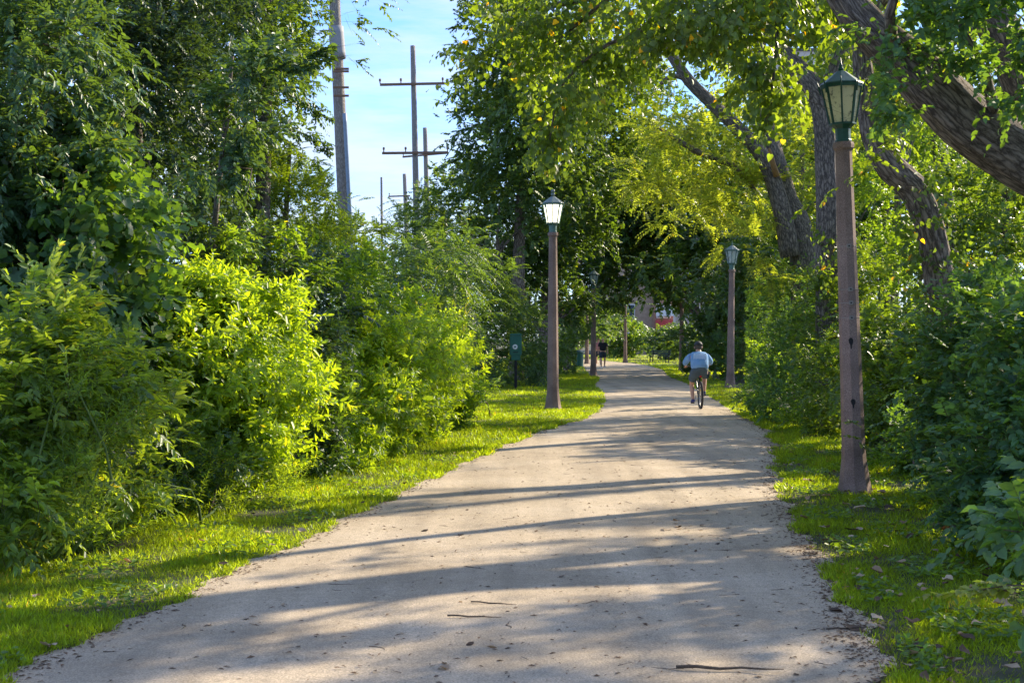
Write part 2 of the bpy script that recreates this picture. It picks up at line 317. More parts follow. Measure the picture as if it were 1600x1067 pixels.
def grow(P, D, k, rng, Ls=1.0):
    """leaf frames for twigs at P growing along D"""
    n = len(P); M = k['M']; T = k['T'] * Ls * (.7 + .6 * rng.random((n, 1))); up = np.array([0, 0, 1.])
    D = norm(D); S = norm(np.cross(D, up) + rng.normal(size=D.shape) * .15); U = np.cross(S, D)
    D_, S_, U_ = D[:, None], S[:, None], U[:, None]
    idx = np.arange(M)[None]
    if k.get('pair'): t = (idx // 2 + 1) / (M / 2) * np.ones((n, 1))
    else: t = (idx + .3 + rng.random((n, M)) * .7) / M
    side = np.where(idx % 2 == 0, 1., -1.) * np.ones((n, 1))
    a = np.radians(k['a'] + rng.normal(size=(n, M)) * (7 if k.get('pair') else 17)) * (1 - .45 * t ** 3)
    sag = k.get('sag', .15)
    pos = P[:, None] + D_ * (T * t)[..., None] - up * (sag * T * t * t)[..., None]
    Dl = norm(D_ - up * (2 * sag * t)[..., None])
    if k.get('whorl'):
        az = idx * 2.4 + rng.random((n, 1)) * 6.3
        Xd = Dl * np.cos(a)[..., None] + (S_ * np.cos(az)[..., None] + U_ * np.sin(az)[..., None]) * np.sin(a)[..., None]
        Zn = Dl * 1.0 + rng.normal(size=Xd.shape) * .3
    else:
        Xd = Dl * np.cos(a)[..., None] + S_ * (side * np.sin(a))[..., None]
        Zn = U_ + rng.normal(size=Xd.shape) * (.15 if k.get('pair') else .27)
    Xd = Xd - up * (k['droop'] * (.6 + .8 * rng.random((n, M))))[..., None] + rng.normal(size=Xd.shape) * (.04 if k.get('pair') else .16)
    ln = k['L'] * Ls * (.65 + .6 * rng.random((n, M))) * (1 - .35 * t ** 2 if not k.get('whorl') else 1.1 - .5 * t)
    if 'heart' == k['sh'] or k['sh'] == 'lobed': pos = pos + norm(Xd) * (.35 * k['L'])
    q = lambda z: z.reshape(-1, 3)
    rnd = np.clip(rng.random((n, M)) * .75 + rng.random((n, 1)) * .27, 0, 1)
    return dict(pos=q(pos), X=q(Xd), Z=q(Zn), ln=ln.ravel(), rnd=rnd.ravel(), tw=(P, norm(D - up * sag), T[:, 0]))
def in_view(p):
    x = 800 + F * p[:, 0] / np.maximum(p[:, 1], .1); y = HZ - F * (p[:, 2] - CAMZ) / np.maximum(p[:, 1], .1)
    return (p[:, 1] > .5) & (x > 0) & (x < 1600) & (y > 0) & (y < 1067)
NT = [0]
BANDS = []  # trunks kept mostly free of leaves in front
CLEAR = []   # lanterns kept free of leaves: (x0, y0, x1, y1, nearest, farthest)
def pruned(p):
    x = 800 + F * p[:, 0] / np.maximum(p[:, 1], .1); y = HZ - F * (p[:, 2] - CAMZ) / np.maximum(p[:, 1], .1); k = np.zeros(len(p), bool)
    for a, b_, c, d, e, f in CLEAR: k |= (x > a) & (x < c) & (y > b_) & (y < d) & (p[:, 1] > e) & (p[:, 1] < f)
    for pl, w_, dm in BANDS:
        pl = np.array(pl, float); near = np.full(len(p), 1e9)
        for (ax, ay), (bx, by) in zip(pl[:-1], pl[1:]):
            dx, dy = bx - ax, by - ay; t = np.clip(((x - ax) * dx + (y - ay) * dy) / (dx * dx + dy * dy), 0, 1); near = np.minimum(near, np.hypot(x - ax - t * dx, y - ay - t * dy))
        k |= (near < w_) & (p[:, 1] < dm) & (np.abs(np.sin(p[:, 0] * 912.7 + p[:, 2] * 533.1)) < .86)
    return k
def foliage(name, root, blobs, n, kind, mat, seed, Ls=1.0, clump=1.0, up=.25, inner=.45, pick=0, extra=None, noprune=False, twig=M_wood, stuff=True, PD=None, wt=.006):
    rng = np.random.default_rng(seed); k = KIND[kind]
    if PD is None: P, D = clusters(blobs, n, rng, clump, up, inner)
    else: P, D = PD
    if extra is not None and len(extra[0]): P = np.vstack([P, extra[0]]); D = np.vstack([D, extra[1]])
    g = grow(P, D, k, rng, Ls); org = np.array(root.location)
    keep = (g['pos'][:, 2] > .03) 
    if not noprune: keep &= ~pruned(g['pos'])
    if pick:
        vis = np.where(in_view(g['pos']) & keep)[0]
        if len(vis):
            dep = g['pos'][vis, 1]; sel = vis[np.argsort(dep)[:pick]]; keep[sel] = False
            v0, f0 = SH[k['sh']]; prot = []
            for q in range(4):
                vv = v0.copy(); vv[:, 1] *= k['w']; vv[:, 2] *= (.5 + .7 * q)
                mm = build('leaf', [(vv, f0, 0, [.15, .4, .65, .9][q])], [LM_ALL[mat]]); prot.append(mm)
            for i in sel:
                X = norm(g['X'][i]); Z = norm(g['Z'][i] - X * (g['Z'][i] @ X)); Y = np.cross(Z, X); s = g['ln'][i]
                ob = link('leaf', prot[int(min(3, g['rnd'][i] * 4))], root)
                mt = Matrix(((X[0], Y[0], Z[0], 0), (X[1], Y[1], Z[1], 0), (X[2], Y[2], Z[2], 0), (0, 0, 0, 1)))
                ob.matrix_local = Matrix.Translation(Vector(g['pos'][i] - org)) @ mt @ Matrix.Scale(float(s), 4)
    v, f, nv = bake(k['sh'], g['pos'][keep] - org, g['X'][keep], g['Z'][keep], g['ln'][keep], k['w'] * (.85 + .3 * rng.random(keep.sum())))
    NT[0] += len(f) * (f.shape[1] - 2)
    ch = [(v, f, 0, np.repeat(g['rnd'][keep], nv))]
    tp, td, tl = g['tw']; tz = norm(rng.normal(size=tp.shape))
    v, f, nv = bake('thin', tp - org - td * (tl * .25)[:, None], td, tz, tl * 1.2, wt / (tl * 1.2)); ch.append((v, f, 1, 0))
    me = build(name, ch, [LM_ALL[mat], twig])
    o = link(name, me, root)
    if stuff: o['kind'] = 'stuff'
    return o
LM_ALL = LM
def blob(px, py, d, rx, ry, rd): return (W(px, py, d), (rx / F * d, rd, ry / F * d))
def ground_at(px, d): return np.array([(px - 800) / F * d, d, 0.])

def spray(p0, p1, n, rng, sag=0., spread=.12, side=.5):
    """twigs along a bough from p0 to p1"""
    t = rng.random(n) ** .8; p0 = np.array(p0); p1 = np.array(p1); a = p1 - p0; Ln = np.linalg.norm(a)
    P = p0 + a * t[:, None] + np.array([0, 0, -1.]) * (sag * Ln * t * t)[:, None] + rng.normal(size=(n, 3)) * spread * Ln * .3
    D = norm(norm(a) + rng.normal(size=(n, 3)) * side - np.array([0, 0, sag]))
    return P, D

def shrub(name, label, base, blobs, n, kind, mat, seed, stems=4, cat='shrub', group=None, **kw):
    root = empty(name, tuple(base), label=label, cat=cat, group=group)
    foliage('foliage', root, blobs, n, kind, mat, seed, **kw)
    rng = np.random.default_rng(seed + 999)
    for i in range(stems):
        c, r_ = blobs[i % len(blobs)]; e = np.array(c) + rng.normal(size=3) * np.array(r_) * .35; e[2] = max(.5, e[2])
        b0 = np.array([base[0] + rng.normal() * .15, base[1] + rng.normal() * .15, -.02]); md = (b0 * .55 + e * .45) + rng.normal(size=3) * .12
        tube('stem', [b0, md, e], [.016, .012, .006], kw.get('twig', M_wood), root, seg=6, origin=base)
    return root
def tree(name, label, trunk, rad, blobs, n, kind, mat, seed, limbs=(), bark=None, seg=12, rough=.06, cat='tree', **kw):
    base = np.array([trunk[0][0], trunk[0][1], 0.]); root = empty(name, tuple(base), label=label, cat=cat)
    bark = bark or M_bark2
    tube('trunk', trunk, rad, bark, root, seg=seg, rough=rough, seed=seed, origin=base, step=.15)
    for pts, rr in limbs: tube('limb', pts, rr, bark, root, seg=8, origin=base, rough=.05, seed=seed + 3)
    foliage('crown', root, blobs, n, kind, mat, seed, **kw)
    return root
def auto_limbs(trunk, rad, blobs, seed):
    rng = np.random.default_rng(seed); out = []; T = np.array(trunk, float)
    for c, r_ in blobs:
        k = min(len(T) - 1, max(1, int(np.argmin(np.linalg.norm(T - c, axis=1))))); s = T[k - 1] * .5 + T[k] * .5
        e = np.array(c) + rng.normal(size=3) * np.array(r_) * .2; md = s * .5 + e * .5 + rng.normal(size=3) * .25; q = rad[k] * .5
        out.append(([s, md, e], [q, q * .7, q * .25]))
        for _ in range(2):
            e2 = np.array(c) + norm(rng.normal(size=3)) * np.array(r_) * .8; out.append(([md, (md + e2) / 2 + rng.normal(size=3) * .2, e2], [q * .5, q * .35, q * .12]))
    return out
#==FOLIAGE==
BANDS += [([(1650, 270), (1575, 232), (1510, 190), (1450, 130), (1400, 82), (1355, 40), (1318, -10)], 42, 13.9), ([(1476, 500), (1466, 420), (1450, 345), (1424, 292), (1410, 285)], 26, 20.4),
          ([(1252, 395), (1228, 310), (1207, 240)], 22, 32.9), ([(1222, 330), (1196, 252), (1162, 210), (1115, 165), (1048, 85)], 15, 32.9), ([(1292, 300), (1284, 170), (1262, 125)], 16, 26.9)]
CLEAR += [(1262, 70, 1368, 245, 2, 16.3), (1290, 240, 1365, 780, 2, 15.9), (830, 280, 900, 650, 2, 35), (1125, 370, 1165, 600, 2, 48.8), (1060, 525, 1130, 650, 2, 36), (925, 520, 955, 590, 2, 90), (788, 515, 830, 612, 2, 48.3), (520, -50, 556, 300, 2, 36.5), (900, 530, 1065, 600, 20, 100)]
# ------------------------------------------------------------------ plants, left side
B = blob
# near left: grey-green willowy shrub at the frame edge
shrub('shrub', 'nearest bush on the left, grey-green with long pale leaves, at the frame edge', ground_at(60, 11.6),
      [B(10,650,11.3,120,190,.9), B(120,690,11.8,110,150,.9), B(60,560,11.6,95,130,.8), B(170,600,12.2,75,90,.7), B(30,790,10.8,90,80,.7)], 2100, 'willow', 'willow', 11, stems=6, inner=.6, pick=120,
      extra=(np.array([W(62,470,11.5),W(75,440,11.5),W(130,500,11.6),W(30,480,11.4),W(200,560,12),W(180,530,12),W(110,470,11.6)]), np.array([[.1,-.1,1],[.2,0,1],[.5,-.2,.7],[-.3,0,1],[.8,-.2,.3],[.7,-.3,.5],[.6,-.1,.9]])))
shrub('shrub', 'low bush with leaves darkened for the shady gap between the pale left shrub and the bright yellow-green one', ground_at(250, 13.9),
      [B(230,720,13.6,75,80,.7), B(300,740,14.2,70,55,.6), B(190,790,12.7,60,50,.5)], 700, 'shrub', 'dark', 12, stems=2)  # dark leaf colour makes the shaded gap between the bushes
shrub('weed_clump', 'tall feathery weeds with thread-thin leaves in front of the pale left shrub', ground_at(110, 11.0),
      [B(100,650,10.9,60,90,.35), B(120,800,10.7,60,80,.35), B(50,830,10.4,60,60,.3)], 130, 'fine', 'shrub', 13, stems=5, cat='weeds', up=1.2, twig=M_green_stem)
shrub('weed_clump', 'low tangle of weeds at the foot of the bushes where the sunlit verge begins', ground_at(270, 13.2),
      [B(200,830,12.3,60,35,.3), B(300,775,14,70,30,.3), B(390,750,15.3,60,30,.3)], 420, 'fine', 'ragweed', 14, stems=4, cat='weeds', up=1.0, twig=M_green_stem)
# bright ragweed bush
shrub('ragweed_bush', 'tall sunlit yellow-green ragweed bush with jagged leaves, brightest bush left of the path', ground_at(370, 16.2),
      [B(350,590,16,105,125,1.1), B(290,610,15.6,75,105,.9), B(405,645,16.4,55,85,.8), B(310,480,15.8,55,55,.6), B(380,500,16.2,62,48,.7), B(365,695,15.4,80,48,.6)], 3000, 'ragweed', 'ragweed', 15, stems=8, inner=.6, pick=120, up=.6, twig=M_green_stem,
      extra=(np.array([W(x, y, 15.8) for x, y in ((315,425),(318,440),(275,455),(350,440),(400,455),(250,470),(440,480),(330,420),(465,500))]), np.array([[.05*i-.2, -.1, 1.] for i in range(9)])))
def spikes(root, pts, seed):
    rng = np.random.default_rng(seed)
    for i, p in enumerate(pts):
        h = .28 + .2 * rng.random(); tube('flower_spike', [p, p + np.array([rng.normal() * .02, 0, h * .6]), p + np.array([rng.normal() * .06, rng.normal() * .05, h])], [.012, .011, .004], M_weedfl, root, seg=6, rough=.3, seed=i, origin=root.location, step=.03)
s = shrub('ragweed_bush', 'green weed bush with pale upright flower spikes on its right side, beside the sunlit verge', ground_at(640, 24),
      [B(560,620,20.6,85,95,1.1), B(610,560,22,90,90,1.3), B(640,600,24,75,80,1.2), B(675,555,26,58,60,1), B(540,700,19,70,40,.7), B(620,660,23,75,40,.8), B(690,610,27,45,50,.8)], 3200, 'ragweed', 'ragweed', 16, stems=8, inner=.6, up=.6)
rng_ = np.random.default_rng(5)
spikes(s, [W(x - 22 + rng_.normal() * 5, y + rng_.normal() * 6, 26.5) for x, y in ((700,500),(712,492),(722,500),(730,512),(737,498),(745,505),(752,512),(748,530),(735,535),(690,488),(676,480),(655,472),(668,475),(720,530),(758,500),(640,478),(706,515))], 3)
shrub('shrub', 'shadowy low shrub between the two ragweed bushes at the edge of the verge', ground_at(500, 18.9),
      [B(500,640,18,35,75,.6), B(480,700,17.5,50,32,.4), B(500,545,18.6,38,50,.6)], 900, 'shrub', 'dark', 17, stems=4)  # dark leaves stand in for the shade between the two bushes
shrub('shrub', 'small round-leaved bush poking out over the lawn below the flower spikes', ground_at(755, 31),
      [B(728,615,30.5,32,30,.5), B(680,650,27,42,28,.5)], 300, 'shrub', 'shrub', 18, stems=3)
# vine mound
root = shrub('grapevine', 'mound of broad-leaved grapevine hanging over the bushes at the far left', ground_at(110, 15.5),
      [B(120,400,14.6,95,130,1.0), B(60,330,15.2,90,80,1.0), B(170,330,15.2,60,60,.8), B(190,460,14.6,40,70,.6), B(40,470,14.4,60,80,.8)], 1500, 'vine', 'vine', 19, stems=6, cat='vine', pick=260, up=.1, inner=.7)
# upper left trees
def T_(px, d, z1, lean=0., z0=-.05): x = (px - 800) / F * d; return [(x, d, z0), (x + lean * .4, d, z1 * .45), (x + lean, d, z1)]
def simple_tree(label, px, d, z1, lean, r0, blobs, n, kind, mat, seed, **kw):
    tr = T_(px, d, z1, lean); rad = [r0, r0 * .75, r0 * .35]
    return tree(kw.pop('name', 'tree'), label, tr, rad, blobs, n, kind, mat, seed, limbs=auto_limbs(tr, rad, blobs, seed), seg=kw.pop('seg', 10), **kw)
simple_tree('grey-green willow-leaved tree with drooping sprays in the top left corner', -60, 14.5, 6.5, .3, .12,
      [B(40,110,14.2,110,120,1.1), B(110,60,14.6,70,80,.9), B(110,250,14.5,75,75,.9), B(-30,260,14,90,120,1), B(30,-120,15,160,120,1.5)], 2300, 'willow', 'topleft', 21, name='willow_tree', up=0, pick=60,
      extra=spray(W(100,240,14), W(210,200,13.6), 14, np.random.default_rng(1), .2))
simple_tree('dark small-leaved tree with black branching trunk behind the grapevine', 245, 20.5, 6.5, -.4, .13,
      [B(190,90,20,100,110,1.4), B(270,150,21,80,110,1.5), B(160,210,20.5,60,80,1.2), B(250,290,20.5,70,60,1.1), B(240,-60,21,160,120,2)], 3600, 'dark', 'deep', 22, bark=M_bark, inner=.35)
simple_tree('tall mid-green tree whose lacy edge borders the sky at the upper left', 400, 27, 9.5, .3, .2,
      [B(370,90,26.5,90,120,2), B(412,50,27,70,75,1.8), B(388,170,27,60,60,1.6), B(330,240,26,80,70,1.6), B(400,-90,27,180,110,3)], 4200, 'tree', 'dark2', 23, Ls=1.0,
      extra=tuple(np.vstack(z) for z in zip(spray(W(430,20,27), W(600,25,27), 30, np.random.default_rng(2), .12), spray(W(430,130,27), W(512,165,27), 34, np.random.default_rng(3), .3), spray(W(430,190,27), W(510,215,27), 30, np.random.default_rng(4), .2), spray(W(480,60,27), W(560,85,27), 16, np.random.default_rng(5), .2))))
simple_tree('young elm reaching a leafy bough out to the leaning utility pole', 300, 17.5, 5.2, .5, .06,
      [B(420,110,17.3,45,26,.6), B(370,180,17.2,50,40,.6), B(340,260,17,45,45,.6)], 260, 'tree', 'topleft', 24, pick=60,
      extra=tuple(np.vstack(z) for z in zip(spray(W(400,120,17), W(520,70,17), 26, np.random.default_rng(6), .05, .06, .35), spray(W(410,130,17), W(525,75+12,17), 18, np.random.default_rng(7), .0, .06, .35))))
simple_tree('bright green locust with feathery fronds right of the dark tree, its tips against the sky', 430, 28, 5.6, .3, .1,
      [B(400,310,27.5,80,75,1.5), B(470,340,28.5,75,65,1.5), B(520,400,30,75,60,1.6), B(425,280,28,38,42,1), B(330,370,27,60,60,1.3)], 2200, 'locust', 'brightpin', 25, name='locust_tree',
      extra=tuple(np.vstack(z) for z in zip(spray(W(470,270,28), W(545,320,28), 30, np.random.default_rng(8), .2), spray(W(530,370,29), W(600,345,29), 26, np.random.default_rng(9), .2), spray(W(450,230,28), W(500,250,28), 22, np.random.default_rng(10), .2))))
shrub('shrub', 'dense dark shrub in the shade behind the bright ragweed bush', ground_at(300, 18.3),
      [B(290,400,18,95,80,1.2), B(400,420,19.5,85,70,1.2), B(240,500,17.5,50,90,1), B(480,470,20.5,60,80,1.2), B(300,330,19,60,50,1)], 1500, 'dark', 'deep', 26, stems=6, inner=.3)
shrub('shrub', 'leafy green shrub rising above the ragweed with rounded sprays', ground_at(400, 20),
      [B(380,370,17.6,50,40,.7), B(450,410,18.4,50,45,.8), B(530,450,22,60,60,1.1)], 600, 'shrub', 'shrub', 27, stems=4)
# sumac
shrub('sumac_thicket', 'sumac with long drooping feathery fronds above the flower spikes', ground_at(640, 38),
      [B(620,440,37,75,75,1.8), B(680,420,39,60,65,1.8), B(690,480,38,60,60,1.5)], 620, 'pinnate', 'sumac', 31, Ls=1.25, stems=6, cat='sumac', up=-.05, inner=.6, twig=M_green_stem)
shrub('sumac_thicket', 'dark blue-green sumac mass behind the green box on its post', ground_at(780, 51),
      [B(740,440,50,60,60,1.8), B(770,510,51,60,70,1.8), B(800,570,51,50,40,1.5), B(740,560,48,45,50,1.5), B(830,540,53,30,60,1.4)], 1100, 'pinnate', 'sumac', 32, stems=6, cat='sumac', up=-.05, inner=.6, Ls=1.35, twig=M_green_stem)
shrub('sumac_thicket', 'lighter sumac fronds under the crossarm poles where the sky meets the thicket', ground_at(640, 60),
      [B(630,380,58,60,50,2), B(700,350,62,60,55,2.2), B(660,330,62,35,30,1.5)], 620, 'pinnate', 'sumac', 33, stems=5, cat='sumac', up=0, inner=.5, Ls=1.3, twig=M_green_stem)
# ------------------------------------------------------------------ centre trees
simple_tree('huge shady tree in the middle, left of the tall lit lamp, edging the open sky', 806, 57, 11, .3, .33,
      [B(830,120,52,95,120,3), B(760,200,56,55,90,2.6), B(800,300,56,90,80,3), B(720,310,60,55,60,2.4), B(870,220,56,80,110,3), B(780,60,52,55,70,2.4), B(800,-60,52,110,60,3)], 5600, 'kite', 'dark2', 41, Ls=.85, bark=M_bark, name='shade_tree',
      extra=tuple(np.vstack(z) for z in zip(*[spray(W(750,y,54), W(x,y+dy,54), 12, np.random.default_rng(50+y), .1, .08) for x, y, dy in ((706,30,10),(708,70,8),(712,100,18),(700,130,15),(712,165,12),(708,190,22),(715,215,25),(690,240,12))])))
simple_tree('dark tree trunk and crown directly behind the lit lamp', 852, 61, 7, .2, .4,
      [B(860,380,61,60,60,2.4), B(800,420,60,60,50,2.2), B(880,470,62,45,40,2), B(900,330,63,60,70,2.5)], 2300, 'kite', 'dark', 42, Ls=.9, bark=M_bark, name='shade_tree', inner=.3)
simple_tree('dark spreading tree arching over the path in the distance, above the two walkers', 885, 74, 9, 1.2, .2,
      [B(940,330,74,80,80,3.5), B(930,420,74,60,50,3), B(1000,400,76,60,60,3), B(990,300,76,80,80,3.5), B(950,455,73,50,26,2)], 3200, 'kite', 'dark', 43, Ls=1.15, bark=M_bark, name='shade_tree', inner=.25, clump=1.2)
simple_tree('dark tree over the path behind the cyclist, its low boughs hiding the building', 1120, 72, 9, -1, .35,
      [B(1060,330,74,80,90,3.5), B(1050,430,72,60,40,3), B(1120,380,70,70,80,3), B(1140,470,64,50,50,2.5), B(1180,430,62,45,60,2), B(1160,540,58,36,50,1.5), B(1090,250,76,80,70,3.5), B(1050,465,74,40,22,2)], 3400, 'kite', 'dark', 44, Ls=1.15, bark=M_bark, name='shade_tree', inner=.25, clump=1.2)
simple_tree('tree with yellow glints of sun high in the middle, between lit lamp and leaning trunk', 850, 66, 11, .5, .3,
      [B(940,250,60,70,80,3), B(980,160,60,80,80,3), B(900,140,58,60,70,3), B(960,60,58,110,70,3), B(1020,240,62,60,70,2.5)], 3200, 'kite', 'tree', 45, Ls=.9, name='shade_tree', inner=.4)
# right: leaning twin-stem tree with yellow foliage
t1 = [W(1262,470,33), W(1252,385,33), W(1228,310,33), W(1207,240,33), W(1196,185,33.2), W(1190,90,33.6), W(1178,-60,34)]
t1[0][2] = -.05
root = tree('boxelder', 'leaning twin-trunk tree with a broken stub and sunny yellow-green leaves, right of centre', t1, [.36,.30,.26,.235,.17,.13,.09],
      [B(1090,330,33.5,75,50,1.6), B(1120,240,33,70,60,1.6), B(1060,200,33,65,55,1.5), B(1160,380,32.5,50,40,1.2), B(1020,270,34,55,45,1.4), B(1170,150,34,60,50,1.5), B(1215,430,32,30,24,.8), B(1180,300,33,45,50,1.2), B(1180,-60,34,150,70,2.5)], 1650, 'locust', 'yellow', 46, Ls=1.35,
      limbs=[([W(1235,400,32.7), W(1222,330,32.6), W(1196,252,32.7), W(1162,210,32.8), W(1115,165,33), W(1078,128,33), W(1048,85,33)], [.24,.21,.19,.17,.15,.14,.12]),
             ([W(1075,125,33), W(1050,118,33), W(1032,132,33)], [.07,.055,.04]), ([W(1180,300,33), W(1150,262,33), W(1085,235,33), W(1030,200,33)], [.06,.075,.08,.04]),
             ([W(1048,85,33), W(1020,40,33.2), W(1005,-30,33.5)], [.12,.08,.05])], bark=M_bark2, seg=16, rough=.05, inner=.3)
tube('broken_stub', [W(1214,275,32.4), W(1206,248,32.25), W(1202,232,32.15)], [.075,.06,.02], rough_mat('split_wood', [(.3,(.22,.11,.04)),(.7,(.42,.25,.11))], 30, stretch=(1,1,.2)), root, seg=7, rough=.2, origin=root.location)
t2 = [W(1292,470,27), W(1292,330,27), W(1290,260,27), W(1284,170,27), W(1262,125,27), W(1225,85,27.3), W(1190,20,28)]
t2[0][2] = -.05
tree('cottonwood', 'straight grey trunk just left of the near lamp lantern, forking towards the path', t2, [.24,.21,.2,.21,.20,.18,.15],
      [B(1240,-40,28,100,50,1.6), B(1130,30,27,60,35,1.2), B(1330,-30,28,60,50,1.6), B(1290,390,26.5,35,40,.7)], 560, 'heart', 'cotton', 47, Ls=1.2, bark=M_bark2, seg=14,
      limbs=[([W(1284,175,27), W(1300,120,27), W(1322,60,27), W(1330,-40,27)], [.17,.15,.12,.1])])
# sunny background wood behind the right trunks
simple_tree('pale sunlit tree behind the leaning trunks', 1240, 47, 8, .3, .2,
      [B(1230,200,46,50,60,2), B(1300,260,44,60,90,2), B(1250,330,44,60,60,1.8), B(1330,180,46,50,60,2), B(1160,90,48,60,50,2)], 1000, 'kite', 'yellow', 48, Ls=.7, inner=.3)
simple_tree('sunlit yellow-green tree between the near lamp post and the furrowed trunk', 1390, 33, 7, .3, .15,
      [B(1370,300,32,45,70,1.3), B(1400,400,31,60,60,1.4), B(1360,420,31,40,50,1.2), B(1440,180,36,60,90,1.8), B(1540,330,30,70,70,1.4), B(1380,80,36,60,50,1.6)], 1800, 'tree', 'shrub', 49, Ls=.95, inner=.3)
simple_tree('background tree at the right edge seen below the great leaning bough', 1560, 26, 6, .2, .13,
      [B(1560,380,25,70,60,1.3), B(1490,330,26,50,60,1.2), B(1580,300,26,60,50,1.2)], 1000, 'tree', 'tree', 50, inner=.3)
# great furrowed trunks on the right
t3 = [W(1478,600,20.5), W(1474,500,20.5), W(1466,420,20.5), W(1450,345,20.5), W(1424,292,20.5), W(1392,262,20.5), W(1366,215,20.6), W(1350,120,20.8), W(1340,0,21), W(1330,-120,21)]
t3[0][2] = -.05
tree('cottonwood', 'thick furrowed cottonwood trunk with a kink, rising from the hedge right of the near lamp', t3, [.29,.245,.22,.21,.215,.205,.165,.14,.12,.10],
      [B(1400,-60,20,80,50,1.4), B(1400,140,20,40,60,.9), B(1330,40,20.5,30,30,.6), B(1440,400,20,26,70,.3), B(1490,440,20,28,60,.3), B(1450,310,20,30,30,.3)], 600, 'heart', 'cotton', 51, bark=M_bark, seg=72, rough=.09, limbs=auto_limbs(t3[5:], [.2]*5, [B(1400,-60,20,80,50,1.4)], 3))
t4 = [W(2010,640,14), W(1900,480,14), W(1760,320,14), W(1640,268,14), W(1575,232,14), W(1510,190,13.9), W(1450,130,13.8), W(1400,82,13.8), W(1355,40,13.8), W(1318,-10,13.8), W(1285,-90,13.8), W(1240,-260,13.8)]
t4[0][2] = -.05
TB = [W(1355,40,13.8), W(1318,-10,13.8)]
t4root = tree('cottonwood', 'massive leaning cottonwood bough crossing the top right corner behind the lamp lantern', t4, [.42,.36,.32,.30,.285,.27,.25,.21,.18,.165,.15,.11],
      [B(1500,30,13,110,55,.9), B(1570,110,12.6,70,60,.8), B(1440,50,13.2,55,50,.7), B(1395,150,12.5,30,80,.5), B(1560,-70,13,140,70,1.4)], 900, 'buck', 'buck', 52, Ls=1.0, bark=M_bark, seg=72, rough=.07, pick=220, up=0, inner=.3,
      limbs=[([W(1400,85,13.8), W(1390,20,13.2), W(1420,-60,13)], [.07,.05,.03]), ([W(1560,210,14), W(1540,120,13.3), W(1500,40,13)], [.06,.05,.03])])
# overhanging cottonwood boughs with heart leaves across the top
rngo = np.random.default_rng(77)
ob = [B(760,20,17,50,30,.5), B(860,30,16.5,70,45,.7), B(960,40,16,80,40,.8), B(1060,50,15.5,70,55,.8), B(1150,70,15,60,60,.7), B(1210,130,14.6,35,70,.5), B(900,110,16.5,60,50,.6), B(830,95,16.8,45,40,.5), B(860,180,16.5,32,40,.4), B(1110,0,15,100,50,1), B(1240,20,15,50,40,.7), B(950,-50,16,220,50,1.6), B(1210,-60,15,150,60,1.4)]
ex = [spray(W(790,40,17), W(718,55,17), 10, rngo, .2, .1), spray(W(780,60,17), W(730,95,17), 9, rngo, .3, .1), spray(W(800,80,17), W(745,80,17), 6, rngo, .1, .1), spray(W(860,190,16.4), W(858,245,16.4), 8, rngo, .1, .1), spray(W(1205,160,14.5), W(1195,195,14.5), 8, rngo, .2, .1), spray(W(1160,110,15), W(1140,150,15), 8, rngo, .2, .1)]
e_, f_ = zip(*ex)
base = np.array(W(1760, 320, 15.2)); base[2] = -.05
oroot = tree('cottonwood', 'overhanging cottonwood with heart-shaped leaves, some turned yellow, draped across the top of the view',
      [base, base + np.array([-.5, 0, 3.]), W(1500,-60,15.2), W(1350,-150,15.5)], [.3,.25,.2,.14], ob, 1250, 'heart', 'cotton', 53, Ls=1.05, pick=290, up=-.4, inner=.25, clump=1.3,
      extra=(np.vstack(e_), np.vstack(f_)), bark=M_bark2,
      limbs=[([W(1350,-150,15.5), W(1200,-60,15.3), W(1080,-20,15.6), W(960,-10,16), W(860,10,16.5), W(770,20,17)], [.12,.09,.065,.05,.035,.012]),
             ([W(1080,-20,15.6), W(1040,30,15.7), W(950,70,16), W(880,130,16.4), W(858,225,16.4)], [.04,.03,.022,.016,.008]), ([W(1200,-60,15.3), W(1215,40,14.8), W(1205,150,14.5)], [.04,.025,.01]), ([W(960,-10,16), W(900,40,16.3), W(840,90,16.7)], [.03,.02,.008])])
# crowns added above and beyond the frame to shade the path
simple_tree('added crown over the right hedge, mostly above the view, to shade the path', 1900, 24, 10, -1, .3,
      [((7.2,28,8.5),(2.2,2.4,1.8)), ((10,19.5,5.6),(1.4,1.6,1.1))], 650, 'heart', 'cotton', 54, Ls=1.7, name='cottonwood')
simple_tree('tall tree added for shade right of the path, its crown mostly above the view', 1500, 36, 12, -1, .3,
      [((11,34,10.5),(3,3,2.2)), ((8,40,12),(3,3,2.4))], 450, 'heart', 'cotton', 55, Ls=1.9, name='cottonwood')
simple_tree('leafy tree added out of view past the right edge to shade the near path', 2300, 12.5, 7, 0, .2,  # unseen tree, placed to keep sun off the foreground
      [((7.4,11.8,4.4),(1.5,2.0,1.4)), ((9.4,13.2,6.0),(1.8,2.2,1.5)), ((6.6,13.8,3.5),(1.2,1.4,1.0)), ((8.4,9.0,5.2),(1.8,2.0,1.6)), ((9.8,11.5,3.9),(1.6,1.6,1.2)), ((8,10,3.0),(1.2,1.6,1.0))], 1300, 'heart', 'cotton', 56, Ls=1.6, name='cottonwood')
